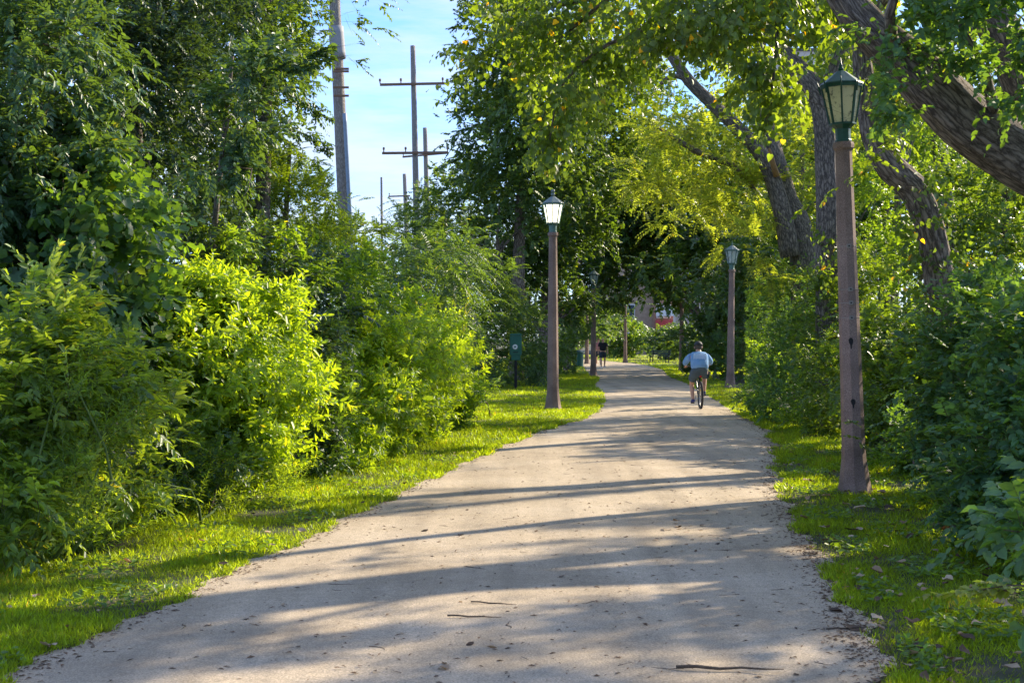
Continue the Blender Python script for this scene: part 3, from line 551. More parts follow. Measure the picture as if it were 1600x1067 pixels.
for i, (x_, y_, z_, lab) in enumerate([(16, 61, 11, 'first added shade crown above the far hedge, over the third lamp'), (22, 70, 13, 'second added shade crown above the far hedge, farther from the path'), (12.5, 77, 11, 'added shade crown over the path beyond the shaded lamp posts'), (17, 92, 12, 'farthest added shade crown right of the far lawn')]):  # crowns added to block the sun from the centre trees
    simple_tree(lab, 800 + x_ / y_ * F, y_, z_, 0, .35, [((x_, y_, z_), (4.5, 4.5, 3.2)), ((x_ - 1, y_ - 4, z_ - 4), (3.5, 3.5, 2.4)), ((x_ + 3, y_ + 3, z_ - 4), (3.5, 3.5, 2.6))], 1300, 'kite', 'dark', 57 + i * 100, Ls=1.7, inner=.2, name='tall_tree')
# ------------------------------------------------------------------ right hedge
def hb(label, base, blobs, n, kind, mat, seed, **kw):
    return shrub(kw.pop('name', 'hedge_shrub'), label, base, blobs, n, kind, mat, seed, group='shrubs of the hedge right of the path', **kw)
hb('green hedge shrub at the foot of the third lamp post, farthest of the right hedge', ground_at(1185, 43), [B(1190,560,41,42,60,1.1), B(1175,610,38,32,32,.7), B(1210,500,42,45,50,1.2), B(1160,640,36,28,22,.5), B(1200,580,38,35,50,.9)], 1500, 'shrub', 'shrub', 61)
hb('hedge shrub with pale green leaves below the leaning twin trunks', ground_at(1250, 33), [B(1240,560,31,55,65,1.1), B(1240,470,33,60,60,1.3), B(1230,630,28,45,45,.7), B(1290,520,31,50,70,1.1), B(1210,600,30,50,45,.7), B(1265,610,29,45,55,.8)], 2900, 'shrub', 'buck', 62)
hb('hedge shrub directly behind the near lamp post, left half', ground_at(1320, 27), [B(1310,600,25,55,70,.9), B(1330,500,27,60,80,1.2), B(1330,430,28,50,45,1), B(1290,660,25,40,35,.5), B(1290,590,27,45,60,.9)], 2700, 'shrub', 'tree', 63)
hb('hedge shrub right of the near lamp post, under the furrowed trunk', ground_at(1420, 21), [B(1410,620,20.5,65,80,.9), B(1400,520,22,60,60,1), B(1450,560,21,60,60,.9), B(1380,680,20.6,40,40,.5), B(1370,600,22,40,60,.8)], 2400, 'buck', 'tree', 64)
hb('bluish green hedge shrub with round leaves in the lower right, middle of the near bushes', ground_at(1530, 15.5), [B(1510,610,15.5,85,110,.8), B(1540,500,16,80,70,.9), B(1430,680,18,50,45,.5), B(1480,700,15.6,60,65,.5), B(1590,600,14.5,60,90,.7)], 2100, 'buck', 'buck', 65, pick=150)
hb('dark hedge shrub filling the right edge above the fallen leaves', ground_at(1640, 11.2), [B(1600,700,11,85,130,.6), B(1570,790,11,60,80,.4), B(1640,550,11.5,90,110,.8), B(1530,740,12.4,50,60,.4)], 1400, 'buck', 'buck', 66, pick=150)
hb('blurred near twigs of round leaves poking in from the right edge', ground_at(1760, 6.2), [B(1690,800,6,110,90,.3), B(1660,900,5.6,70,60,.2), B(1690,1010,5.6,70,50,.2)], 110, 'buck', 'buck', 67, pick=60,
   up=.1)
rs = spray(W(1650,915,5.2), W(1500,925,5.2), 8, np.random.default_rng(6), .0, .02, .2)
r0 = empty('twig_with_leaves', tuple(ground_at(1760, 5.2)), label='yellowing leafy twig low at the right edge over the grass', cat='twig')
foliage('leaf_spray', r0, None, 0, 'buck', 'yellow', 68, PD=rs, Ls=.55, stuff=False)
tube('stem', [W(1760,1000,5.2), W(1650,915,5.2), W(1500,925,5.2)], [.006,.004,.002], M_wood, r0, seg=5, origin=r0.location)
shrub('vine_tendril', 'thin vine hanging in front of the near lamp post with a leafy drooping tip', ground_at(1420, 15.2), [B(1380,215,15,14,60,.2)], 20, 'buck', 'cotton', 69, stems=0, cat='vine', pick=60, Ls=.9, noprune=True,
      extra=tuple(np.vstack(z) for z in zip(spray(W(1375,255,15.3), W(1262,315,15.2), 9, np.random.default_rng(11), .05, .04, .2), (np.array([W(1325,655,15.6), W(1345,660,15.6), W(1318,680,15.6), W(1340,690,15.6)]), np.array([[.5,-.3,-.2],[-.5,-.3,.1],[.5,-.3,0],[.4,-.2,-.2]])))))
# low plants at the hedge foot
for i, (x0, y0, d0, lab) in enumerate([(1250,668,26.5,'low green weeds at the hedge foot left of the near lamp post'), (1400,730,18.6,'low weeds on the grass right of the near lamp base'), (1490,800,14.2,'low broad weeds in the shade beneath the right hedge'), (1560,890,10.8,'leafy weeds over the littered grass at the right edge')]):
    shrub('weed_clump', lab, ground_at(x0, d0), [B(x0,y0-8,d0,55,22,.4), B(x0+40,y0-25,d0-.6,50,30,.4)], 200, 'shrub', 'shrub', 70 + i, stems=2, cat='weeds', Ls=.8)
# ------------------------------------------------------------------ distant planting
shrub('shrub', 'dark shrub at the lawn edge behind the cyclist, next to the far lamp post', ground_at(1070, 66), [B(1095,520,62,45,45,2), B(1055,560,70,26,22,1.2), B(1130,560,56,32,45,1.5), B(1090,570,60,25,20,1)], 900, 'kite', 'dark', 81, Ls=.7, inner=.2)
shrub('shrub', 'round blue-green bush on the far lawn behind the pale lamp post', ground_at(980, 122), [B(975,530,122,32,24,3), B(1000,535,120,26,20,2.5), B(950,535,125,16,18,2)], 900, 'kite', 'far', 82, Ls=1.3, inner=.5)
shrub('shrub', 'greyer bush on the far lawn beside the bench', ground_at(1040, 108), [B(1040,535,108,24,24,2.5), B(1062,530,100,20,22,2)], 700, 'kite', 'sumac', 83, Ls=1.2, inner=.5)
simple_tree('small dark tree left of the far path, beyond the leaning posts', 903, 105, 4.5, .3, .16, [B(900,515,105,30,30,2.2), B(925,505,112,30,30,2.5), B(880,540,98,26,26,2), B(950,500,118,30,26,2.5)], 1200, 'kite', 'dark', 84, Ls=1.2, inner=.3)
shrub('shrub', 'deeply shaded bush left of the path beyond the lit lamp', ground_at(880, 68), [B(880,560,66,34,36,2), B(845,560,62,24,40,1.6), B(905,520,72,22,40,2)], 900, 'kite', 'dark', 85, Ls=.75, inner=.2)
# undergrowth beyond the hedge and behind the left bushes
rngu = np.random.default_rng(95); ub = []
for i in range(70):
    y_ = 6 + 44 * rngu.random(); x_ = float(SR(y_)) + 1.1 + 15 * rngu.random() ** 1.2; ub.append(((x_, y_, .7 + .5 * rngu.random()), (1.3, 1.3, .9)))
for i in range(50):
    y_ = 9 + 34 * rngu.random(); x_ = float(SL(y_)) - 3.0 - 13 * rngu.random() ** 1.2; ub.append(((x_, y_, .9 + .5 * rngu.random()), (1.5, 1.5, 1.1)))
UB = ub
# far wood closing the view (reads as one mass)
wood = empty('far_wood', (0, 150, 0)); C.objects.unlink(wood); bpy.data.objects.remove(wood)
rngw = np.random.default_rng(90); bl = []
for x in range(-60, 900, 55): bl.append(B(x, 440 + rngw.normal() * 12, 90 + rngw.normal() * 5, 55, 70 if x > 450 else 110, 4))
for x, y in ((800,90),(860,180),(800,260),(880,60),(900,280),(760,330),(960,200),(960,90),(1040,150),(1040,280)): bl.append(B(x, y, 84, 55, 60, 3))
for x in range(540, 930, 55): bl.append(B(x, 512, 96, 55, 30, 3))
for x in range(1120, 1700, 60): bl.append(B(x, 505, 64, 60, 40, 3))
for x in range(1110, 1700, 60): bl.append(B(x, 550, 66, 60, 26, 3))
for x in (-50, 40, 120, 200, 275, 325): bl.append(B(x, 230 + rngw.normal() * 20, 50, 80, 90, 4)); bl.append(B(x, 60 + rngw.normal() * 20, 50, 80, 90, 4))
for x in range(1110, 1700, 60): bl.append(B(x, 420 + rngw.normal() * 15, 62 + rngw.normal() * 4, 60, 100, 4))
for x in (1330, 1450, 1560, 1650): bl.append(B(x, 150 + rngw.normal() * 25, 50, 75, 90, 4))
class _R: location = (0, 0, 0)
def foliage_free(name, blobs, n, kind, mat, seed, **kw):
    r_ = empty('tmp', (0, 0, 0)); o = foliage(name, r_, blobs, n, kind, mat, seed, **kw); o.parent = None; bpy.data.objects.remove(r_); return o
tag(foliage_free('far_wood', bl, 12000, 'kite', 'dark2', 91, Ls=1.25, inner=.2, clump=1.2), label='distant mass of woodland closing the view behind the trees', cat='woodland')
tag(foliage_free('undergrowth', UB, 4200, 'kite', 'dark2', 96, Ls=1.1, inner=.3), label='tangled low undergrowth filling the ground behind the hedge and bushes', cat='undergrowth')
print('foliage tris', NT[0])
#==OBJECTS==
# ------------------------------------------------------------------ grass
def grass_patch(name, label, n, dmin, dmax, xa, xb, seed, hs=1.0, wk=1.0, cat='grass', mat=None):
    rng = np.random.default_rng(seed)
    d = dmin * (dmax / dmin) ** rng.random(n)
    a, b_ = xa(d), xb(d); x = a + (b_ - a) * rng.random(n)
    # tufts and thin patches
    f = np.sin(x * 3.1 + d * 1.3) + np.sin(x * 7.3 - d * 2.9 + 1) * .7 + np.sin(d * 5.1 + x * 1.7) * .5
    keep = rng.random(n) < .66 + .26 * f; d, x, f = d[keep], x[keep], f[keep]; n = len(d)
    far = np.clip(d / 12, 1, 5) ** .55
    h = (.036 + .045 * rng.random(n) ** 2.5 + .014 * f) * hs * np.clip(far, 1, 1.5); h = np.clip(h, .02, None)
    lean = rng.normal(size=(n, 3)) * .62; lean[:, 2] = 1
    v, fc, nv = bake('kite', np.stack([x, d, np.full(n, -.004)], -1), lean, rng.normal(size=(n, 3)), h, .0042 * wk * far / h * (.7 + .6 * rng.random(n)))
    NT[0] += len(fc)
    rn = np.clip(rng.random(n) * .8 + .1 * f + .05, 0, .999)
    o = link(name, build(name, [(v, fc, 0, np.repeat(rn, nv))], [mat or M_grass])); return tag(o, label, cat, kind='stuff')
grass_patch('grass', 'bright lawn grass on the verge between the left bushes and the path', 210000, 6.6, 36, lambda d: SL(d) - .5, lambda d: XL(d) + wob(d, 1.) + .03, 1)
grass_patch('grass', 'shaded grass of the right verge around the near lamp base', 170000, 6.4, 34, lambda d: XR(d) + wob(d, 2.6) - .03, lambda d: SR(d) + .5, 2)
grass_patch('grass', 'lawn around the lit lamp and the green box post', 75000, 33, 66, lambda d: SL(d) - .5, lambda d: XL(d) + .03, 3, wk=1.5)
grass_patch('grass', 'grass strip along the hedge beside the third lamp post', 20000, 33, 75, lambda d: XR(d) - .03, lambda d: SR(d) + .4, 4, wk=1.5)
grass_patch('grass', 'open green lawn beyond the bend of the path', 80000, 66, 150, lambda d: XR(d), lambda d: XR(d) + np.where(d < 86, 6, 25), 5, wk=2.4)
grass_patch('grass', 'grass left of the path near the far lamp posts', 25000, 64, 118, lambda d: XL(d) - 6., lambda d: XL(d), 6, wk=2.2)
# broad-leaved ground plants among the grass
rng = np.random.default_rng(8)
def clover(n, xa, xb, lab, seed):
    rng = np.random.default_rng(seed); d = 6.8 * (24 / 6.8) ** rng.random(n); x = xa(d) + (xb(d) - xa(d)) * rng.random(n)
    q = np.sin(x * 5 + d * 2.2) + np.sin(d * 3.7 - x * 4); k = q > .3; d, x = d[k], x[k]; n = len(d)
    X_ = rng.normal(size=(n, 3)); X_[:, 2] = .35 * np.abs(X_[:, 2]); Zn = np.tile([0, 0, 1.], (n, 1)) + rng.normal(size=(n, 3)) * .3
    v, f, nv = bake('ovate', np.stack([x, d, .02 + .04 * rng.random(n)], -1), X_, Zn, .03 + .035 * rng.random(n), .6)
    tag(link('ground_plants', build('ground_plants', [(v, f, 0, np.repeat(rng.random(n) * .9, nv))], [LM['shrub']])), lab, 'ground cover', kind='stuff')
clover(12000, lambda d: SL(d) - .3, lambda d: XL(d) - .08, 'small broad-leaved plants mixed in the left verge', 3)
clover(22000, lambda d: XR(d) + .1, lambda d: SR(d) + .4, 'small broad-leaved plants mixed in the right verge', 4)

# ------------------------------------------------------------------ fallen leaves and twigs
M_dead = leaf_mat('dead_leaf', (.24, .15, .08), (.48, .37, .24), (.5, .36, .1), tr=(1.6, 1.3, .9), tfac=.15, rough=.8)
M_dead2 = leaf_mat('dark_dead_leaf', (.05, .032, .02), (.14, .085, .045), None, tr=(1.6, 1.3, .9), tfac=.1, rough=.8)
def curled(seed):
    r_ = np.random.default_rng(seed); ou = [(0,0),(.12,-.28),(.38,-.46),(.68,-.34),(1,0),(.68,.34),(.38,.46),(.12,.28)]; mid = [(.3,0),(.65,0)]
    pts = np.array(ou + mid, float); pts[:8, 1] *= .7 + .4 * r_.random(); curl = .12 + .55 * r_.random() ** 1.5
    z = curl * (np.abs(pts[:, 1]) * .8 + .35 * (pts[:, 0] - .5) ** 2 * 2) + r_.normal(size=10) * .07
    V = np.column_stack([pts[:, 0] - .5, pts[:, 1] * (1 - .3 * curl), z]); V[:, 2] -= V[:, 2].min()
    f = [(0,1,8),(1,2,8),(2,9,8),(2,3,9),(3,4,9),(4,5,9),(5,6,9),(6,8,9),(6,7,8),(7,0,8)]
    return V, f
LEAFP = [build('fallen_leaf', [(curled(s)[0], np.array(curled(s)[1]), 0, .1 + .8 * (s % 5) / 5)], [M_dead if s % 3 else M_dead2]) for s in range(9)]
def twig_mesh(s):
    r_ = np.random.default_rng(s); p = [np.array([-.5, 0, .03])]
    for i in range(5): p.append(p[-1] + np.array([.2, r_.normal() * .07, r_.normal() * .012]))
    o = tube('fallen_twig', p, [.018, .017, .015, .012, .009, .004], M_wood, None, seg=5, step=.1); me = o.data; bpy.data.objects.remove(o); return me
TWIG = [twig_mesh(s) for s in range(5)]
def drop(meshes, name, lab, cat, group, x, d, s, rng, tilt=.2, flat_=1.):
    me = meshes[int(rng.integers(len(meshes)))]; o = link(name, me); o.location = (x, d, path_z(x, d) + (0.0 if path_z(x, d) else .042)); s *= .78 if cat == 'fallen leaf' else 1; o.scale = (s, s * (.7 + .5 * rng.random()), s * flat_)
    o.rotation_euler = (rng.normal() * tilt, rng.normal() * tilt, rng.random() * 6.3); return _zone(o, lab, cat, group, d)
def _zone(o, lab, cat, group, d):
    if group is None: return tag(o, lab, cat)
    z = 'near the bottom of the view' if d < 8.3 else 'well before the near lamp' if d < 11 else 'just short of the near lamp' if d < 15 else 'beyond the near lamp'
    return tag(o, lab + ', ' + z, cat, group + ' ' + z)
rng = np.random.default_rng(21)
for i in range(85):    # right edge drift
    d = 6.9 * (22 / 6.9) ** rng.random(); x = float(XR(d)) + rng.normal() * .16 + .12
    on = x > float(XR(d)); drop(LEAFP, 'fallen_leaf', 'curled brown leaf in the grass edging the path' if on else 'curled brown leaf on gravel at the right edge', 'fallen leaf', 'dry leaves in the grass along the right path edge' if on else 'dry leaves on gravel at the right edge', x, d, .07 + .05 * rng.random(), rng)
for i in range(62):    # right verge
    d = 6.9 * (19 / 6.9) ** rng.random(); x = float(XR(d)) + .25 + rng.random() * 1.0
    drop(LEAFP, 'fallen_leaf', 'dry leaf on the shaded right verge', 'fallen leaf', 'dry leaves scattered on the right verge', x, d, .07 + .09 * rng.random(), rng)
for i in range(36):    # left verge
    d = 7.6 * (24 / 7.6) ** rng.random(); x = float(XL(d)) - .05 - rng.random() ** 1.4 * .9
    drop(LEAFP, 'fallen_leaf', 'dry leaf on the sunlit left verge', 'fallen leaf', 'dry leaves scattered on the left verge', x, d, .06 + .06 * rng.random(), rng)
for i in range(68):    # on the path
    d = 6.8 * (30 / 6.8) ** rng.random(); x = float(XL(d)) + (float(XR(d)) - float(XL(d))) * (.12 + .86 * rng.random() ** .75)
    drop(LEAFP, 'fallen_leaf', 'small dry leaf out on the open gravel', 'fallen leaf', 'dry leaves scattered over the gravel', x, d, .035 + .04 * rng.random(), rng, .15, .6)
for i in range(40):    # drift of dark litter right of the middle
    d = 12.3 + rng.normal() * .45; x = 1.45 + rng.normal() * .42
    drop(LEAFP, 'fallen_leaf', 'dark scrap of leaf in the litter patch on the gravel, middle right', 'fallen leaf', None, x, d, .03 + .06 * rng.random(), rng, .15, .6)['group'] = 'leaf scraps of the dark litter patch'
for i in range(130):
    d = 6.8 * (24 / 6.8) ** rng.random(); x = float(XL(d)) + (float(XR(d)) - float(XL(d))) * (.1 + .85 * rng.random() ** .8)
    drop(TWIG, 'fallen_twig', 'thin dark twig lying on the gravel', 'twig', 'twigs scattered over the gravel', x, d, .06 + .14 * rng.random() ** 2, rng, .03, .8)
for px, py, s, lab in ((1305,957,.17,'large crumpled brown leaf on the gravel near the lower right edge of the path'), (1335,985,.2,'big dark curled leaf on the gravel, right of the crumpled brown one'), (735,1016,.09,'small tan curled leaf near the bottom middle of the path'), (768,1021,.08,'flat brown leaf just right of the tan curled leaf, bottom middle'), (692,1054,.11,'brown leaf at the very bottom of the path'), (664,834,.1,'orange-brown leaf alone on the gravel left of centre'), (720,841,.08,'dark curled leaf right of the orange-brown leaf')):
    d = F * CAMZ / (py - HZ); o = drop(LEAFP[:2] if 'dark' not in lab else LEAFP[:1], 'fallen_leaf', lab, 'fallen leaf', None, (px - 800) / F * d, d, s, rng, .1)
for px, py, s, lab in ((1140,1058,.55,'longest stick lying across the bottom of the path at the right'), (740,975,.33,'bent twig in the lower middle of the gravel'), (770,953,.3,'thin curved twig just beyond the bent twig in the lower middle'), (185,1024,.18,'small forked twig at the lower left of the path'), (1330,986,.3,'dark stick beside the big dark curled leaf')):
    d = F * CAMZ / (py - HZ); o = drop(TWIG, 'fallen_twig', lab, 'twig', None, (px - 800) / F * d, d, s, rng, .02); o.rotation_euler[2] = rng.normal() * .25
# crumbs of litter too small to pick apart
n = 13000; d = 6.6 * (34 / 6.6) ** rng.random(n); tt = rng.random(n); side = rng.random(n)
x = np.where(side < .55, XR(d) + rng.normal(size=n) * .10 - .06, np.where(side < .78, XL(d) + rng.normal(size=n) * .07 + .05, XL(d) + (XR(d) - XL(d)) * tt ** .8))
pz = .012 + .028 * (1 - (2 * np.clip((x - XL(d)) / (XR(d) - XL(d)), 0, 1) - 1) ** 2)
Xd = rng.normal(size=(n, 3)); Xd[:, 2] *= .06
v, f, nv = bake('kite', np.stack([x, d, pz], -1), Xd, np.tile([0, 0, 1.], (n, 1)) + rng.normal(size=(n, 3)) * .2, .010 + .045 * rng.random(n) ** 2.5, .15 + .35 * rng.random(n))
tag(link('leaf_litter', build('leaf_litter', [(v, f, 0, np.repeat(rng.random(n), nv))], [M_dead2])), 'tiny crumbs of leaf and bark littering the gravel and its edges', 'litter', kind='stuff')

# ------------------------------------------------------------------ lamp posts
def lathe(name, prof, seg, mat, parent, z0=0, rot=0., smooth_=False, x=0, y=0):
    th = np.linspace(0, 2 * np.pi, seg, endpoint=False) + rot; V, n = [], len(prof)
    for r_, z in prof: V += [(x + r_ * math.cos(a), y + r_ * math.sin(a), z + z0) for a in th]
    Fs = [[i * seg + j, i * seg + (j + 1) % seg, (i + 1) * seg + (j + 1) % seg, (i + 1) * seg + j] for i in range(n - 1) for j in range(seg)]
    me = bpy.data.meshes.new(name); me.from_pydata(V, [], Fs + [list(range(seg))[::-1], list(range((n - 1) * seg, n * seg))]); me.materials.append(mat)
    if smooth_: me.polygons.foreach_set('use_smooth', [True] * len(me.polygons))
    return link(name, me, parent)
def boxm(name, size, loc, mat, parent, rot=(0, 0, 0), bev=.0):
    bm = bmesh.new(); bmesh.ops.create_cube(bm, size=1); bmesh.ops.scale(bm, vec=size, verts=bm.verts)
    if bev: bmesh.ops.bevel(bm, geom=bm.edges[:], offset=bev, segments=2, affect='EDGES')
    me = bpy.data.meshes.new(name); bm.to_mesh(me); bm.free(); me.materials.append(mat); o = link(name, me, parent, loc); o.rotation_euler = rot; return o
def bar(name, a, b, w_, mat, parent, w2=None):
    a, b = Vector(a), Vector(b); o = boxm(name, (w_, w2 or w_, (b - a).length), (a + b) / 2, mat, parent); o.rotation_euler = (b - a).to_track_quat('Z', 'Y').to_euler(); return o
# speckled red concrete
m, t, p, o = nodes('post_concrete')
tcn = t.nodes.new('ShaderNodeTexCoord'); n1 = N(t, 'ShaderNodeTexNoise', Scale=90.0, Detail=3.0, Roughness=.8); n2 = N(t, 'ShaderNodeTexNoise', Scale=3.0, Detail=6.0)
t.links.new(tcn.outputs['Object'], n1.inputs['Vector']); t.links.new(tcn.outputs['Object'], n2.inputs['Vector'])
r = ramp(t, [(.3, (.15, .098, .078)), (.5, (.30, .205, .165)), (.72, (.47, .36, .30))]); t.links.new(n1.outputs['Fac'], r.inputs[0])
r2 = ramp(t, [(.3, (.62, .6, .6)), (.65, (1, 1, 1))]); t.links.new(n2.outputs['Fac'], r2.inputs[0])
mm_ = t.nodes.new('ShaderNodeMix'); mm_.data_type = 'RGBA'; mm_.blend_type = 'MULTIPLY'; mm_.inputs['Factor'].default_value = 1; t.links.new(r.outputs[0], mm_.inputs['A']); t.links.new(r2.outputs[0], mm_.inputs['B'])
t.links.new(mm_.outputs['Result'], p.inputs['Base Color']); p.inputs['Roughness'].default_value = .85
b = N(t, 'ShaderNodeBump', Strength=.4, Distance=.004); t.links.new(n1.outputs['Fac'], b.inputs['Height']); t.links.new(b.outputs[0], p.inputs['Normal']); M_post = m
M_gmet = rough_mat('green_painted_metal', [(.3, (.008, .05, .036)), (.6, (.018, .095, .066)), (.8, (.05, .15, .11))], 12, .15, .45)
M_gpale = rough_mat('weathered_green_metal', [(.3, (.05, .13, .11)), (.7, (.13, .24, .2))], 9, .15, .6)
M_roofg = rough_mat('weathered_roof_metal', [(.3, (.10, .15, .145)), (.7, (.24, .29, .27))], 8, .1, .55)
def glass_mat(name, c1, c2, emit=0):
    m, t, p, o = nodes(name)
    tcn = t.nodes.new('ShaderNodeTexCoord'); nz = N(t, 'ShaderNodeTexNoise', Scale=16.0, Detail=7.0, Roughness=.75); t.links.new(tcn.outputs['Object'], nz.inputs['Vector'])
    r = ramp(t, [(.34, c1), (.46, c2), (.62, c2)]); t.links.new(nz.outputs['Fac'], r.inputs[0]); t.links.new(r.outputs[0], p.inputs['Base Color']); p.inputs['Roughness'].default_value = .25
    tb = t.nodes.new('ShaderNodeBsdfTranslucent'); t.links.new(r.outputs[0], tb.inputs[0]); ms = t.nodes.new('ShaderNodeMixShader'); ms.inputs[0].default_value = .55
    t.links.new(p.outputs[0], ms.inputs[1]); t.links.new(tb.outputs[0], ms.inputs[2]); t.links.new(ms.outputs[0], o.inputs[0])
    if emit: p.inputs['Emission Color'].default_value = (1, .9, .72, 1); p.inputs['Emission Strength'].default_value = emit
    return m
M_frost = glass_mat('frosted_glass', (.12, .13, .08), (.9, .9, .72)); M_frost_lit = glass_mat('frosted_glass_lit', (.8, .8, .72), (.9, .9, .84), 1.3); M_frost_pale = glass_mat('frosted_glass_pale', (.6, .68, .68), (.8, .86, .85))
M_black = flat('black_paint', (.016, .016, .016), .8)
M_steel = flat('galvanised_steel', (.30, .27, .24), .6, .3)
E8 = math.pi / 8
def lamp_post(label, px, d, s=1.0, lean=(0, 0), met=M_gmet, roofm=M_gmet, glassm=M_frost, spike=True, detail=True, finial='spike', rz=.15):
    root = empty('lamp_post', ((px - 800) / F * d, d, 0), rz, label=label, cat='lamp post', group='concrete lamp posts lining the path')
    root.scale = (s,) * 3; root.rotation_euler = (lean[1], lean[0], rz)
    lathe('post', [(.198, -.05), (.20, .02), (.192, .05), (.174, .12), (.156, .25), (.138, .38), (.129, .55), (.122, 1.2), (.111, 2.2), (.099, 3.2), (.091, 3.80), (.094, 3.835)], 8, M_post, root, rot=E8)
    lathe('collar', [(.100, 3.837), (.116, 3.86), (.118, 3.90), (.112, 3.925), (.09, 3.93)], 8, M_post, root, rot=E8)
    lathe('lantern_neck', [(.092, 3.932), (.092, 3.95), (.084, 3.96), (.086, 4.075), (.10, 4.09), (.115, 4.105), (.13, 4.118)], 8, met, root, rot=E8)
    zb, zt, rb, rt = 4.12, 4.53, .138, .212
    fr = lathe('lantern_frame', [(rb - .03, zb - .004), (rb + .012, zb), (rb + .012, zb + .02), (rb - .03, zb + .022)], 8, met, root, rot=E8)
    lathe('top_rim', [(rt - .03, zt), (rt + .016, zt), (rt + .02, zt + .035), (rt - .03, zt + .037)], 8, met, root, rot=E8)
    for k in range(8):
        a = E8 + k * math.pi / 4; a2 = a + math.pi / 4
        cs = lambda r_, an, z: (r_ * math.cos(an), r_ * math.sin(an), z)
        bb = bar('glazing_bar', cs(rb + .004, a, zb + .021), cs(rt + .004, a, zt), .020, met, root)
        q = [np.array(cs(rb - .004, a, zb + .02)), np.array(cs(rb - .004, a2, zb + .02)), np.array(cs(rt - .004, a2, zt + .01)), np.array(cs(rt - .004, a, zt + .01))]
        c_ = sum(q) / 4; inn = [v * np.array([.975, .975, 1]) for v in q]
        me = bpy.data.meshes.new('glass_pane'); me.from_pydata([tuple(v) for v in q + inn], [], [(0,1,2,3),(7,6,5,4),(0,4,5,1),(1,5,6,2),(2,6,7,3),(3,7,4,0)]); me.materials.append(glassm); link('glass_pane', me, root)
        if spike: tube('corner_spike', [cs(rt + .018, a, zt - .06), cs(rt + .035, a, zt + .02), cs(rt + .058, a, zt + .095)], [.010, .010, .003], met, root, seg=5, step=.05)
    lathe('roof', [(rt + .028, zt + .038), (rt + .02, zt + .052), (.14, zt + .12), (.055, zt + .185), (.028, zt + .195)], 8, roofm, root, rot=E8)
    if finial == 'spike': lathe('finial', [(.026, zt + .196), (.034, zt + .215), (.018, zt + .235), (.024, zt + .25), (.013, zt + .27), (.003, zt + .345)], 8, met, root, smooth_=True)
    else: lathe('finial', [(.03, zt + .196), (.045, zt + .22), (.05, zt + .25), (.028, zt + .275), (.045, zt + .28), (.045, zt + .33), (.03, zt + .345)], 8, roofm, root, smooth_=True)
    return root
near = lamp_post('nearest lamp post, right of the path, reddish post with dark green lantern', 1336, 15.9, 1.0, lean=(-R(2.0), 0))
for z in (2.76, 2.28, 2.13, 1.965):
    rr = .111 + (2.2 - z) * .0115
    lathe('steel_band', [(rr + .002, z + .002), (rr + .004, z + .003), (rr + .004, z + .007), (rr + .002, z + .008)], 8, M_steel, near, rot=E8)
    bx_ = boxm('band_buckle', (.05, .014, .045), (-.02, -rr * .93 - .012, z + .005), M_steel, near, bev=.003); boxm('buckle_hole', (.018, .004, .016), (0, -.0085, 0), M_black, bx_)
for z, h_ in ((1.69, .13), (1.02, .11)):
    P_ = [(-.045, .05), (-.02, .075), (.015, .07), (.04, .04), (.03, -.01), (.012, -.03), (.005, -.085), (-.012, -.08), (-.022, -.02), (-.04, .0)]
    rr = (.117 if z > 1.3 else .1245) * .924
    me = bpy.data.meshes.new('paint_smear'); V = [(x_ * .62 - .03, -rr - .003, z + y_ * h_ * 6) for x_, y_ in P_]; V2 = [(a_, b_ + .004, c_) for a_, b_, c_ in V]; n_ = len(V)
    me.from_pydata(V + V2, [], [list(range(n_))] + [[i, i + n_, (i + 1) % n_ + n_, (i + 1) % n_] for i in range(n_)]); me.materials.append(M_black); link('paint_smear', me, near)
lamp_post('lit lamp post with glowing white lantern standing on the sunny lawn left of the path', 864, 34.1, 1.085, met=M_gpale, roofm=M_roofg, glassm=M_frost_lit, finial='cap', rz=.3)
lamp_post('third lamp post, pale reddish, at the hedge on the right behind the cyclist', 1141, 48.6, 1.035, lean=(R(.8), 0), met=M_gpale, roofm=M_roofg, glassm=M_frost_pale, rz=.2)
lamp_post('dark shaded lamp post at the left path edge just in front of the walkers', 927, 63.7, 1.0, lean=(R(.3), 0), met=M_gmet, roofm=M_roofg, glassm=M_frost_pale)
lamp_post('thinner dark lamp post left of the walkers, farther along the left edge', 917, 93, 1.0, met=M_gmet, roofm=M_roofg, glassm=M_frost_pale)
lamp_post('shaded lamp post at the right path edge left of the cyclist', 1065, 73, 1.0, met=M_gmet, roofm=M_roofg, glassm=M_frost_pale)
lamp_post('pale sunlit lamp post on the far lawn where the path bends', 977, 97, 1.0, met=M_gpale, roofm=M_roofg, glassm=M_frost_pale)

# ------------------------------------------------------------------ green box on a post
M_boxg = rough_mat('green_enamel', [(.3, (.012, .10, .065)), (.7, (.02, .14, .09))], 6, .05, .4)
bxr = empty('dispenser_box', ((806 - 800) / F * 48, 48, 0), -.05, label='dark green box with round white badge on a black post, left of the lit lamp', cat='dispenser')
boxm('post', (.09, .09, 1.15), (0, 0, .575), M_black, bxr, bev=.008); boxm('foot', (.2, .2, .03), (0, 0, .015), M_black, bxr)
boxm('housing', (.40, .22, .66), (0, 0, 1.47), M_boxg, bxr, bev=.02); boxm('lid', (.42, .25, .07), (0, -.005, 1.838), M_boxg, bxr, bev=.02)
boxm('lower_box', (.30, .16, .16), (0, 0, 1.06), M_boxg, bxr, bev=.01)
M_white = flat('white_enamel', (.7, .7, .66), .5)
bd = lathe('badge', [(.075, 0), (.085, .004), (.085, .014), (.02, .016)], 20, M_white, bxr); bd.location = (-.02, -.111, 1.43); bd.rotation_euler = (R(90), 0, 0)
pp = lathe('badge_emblem', [(.03, .0165), (.034, .019), (.015, .020)], 10, M_boxg, bd)
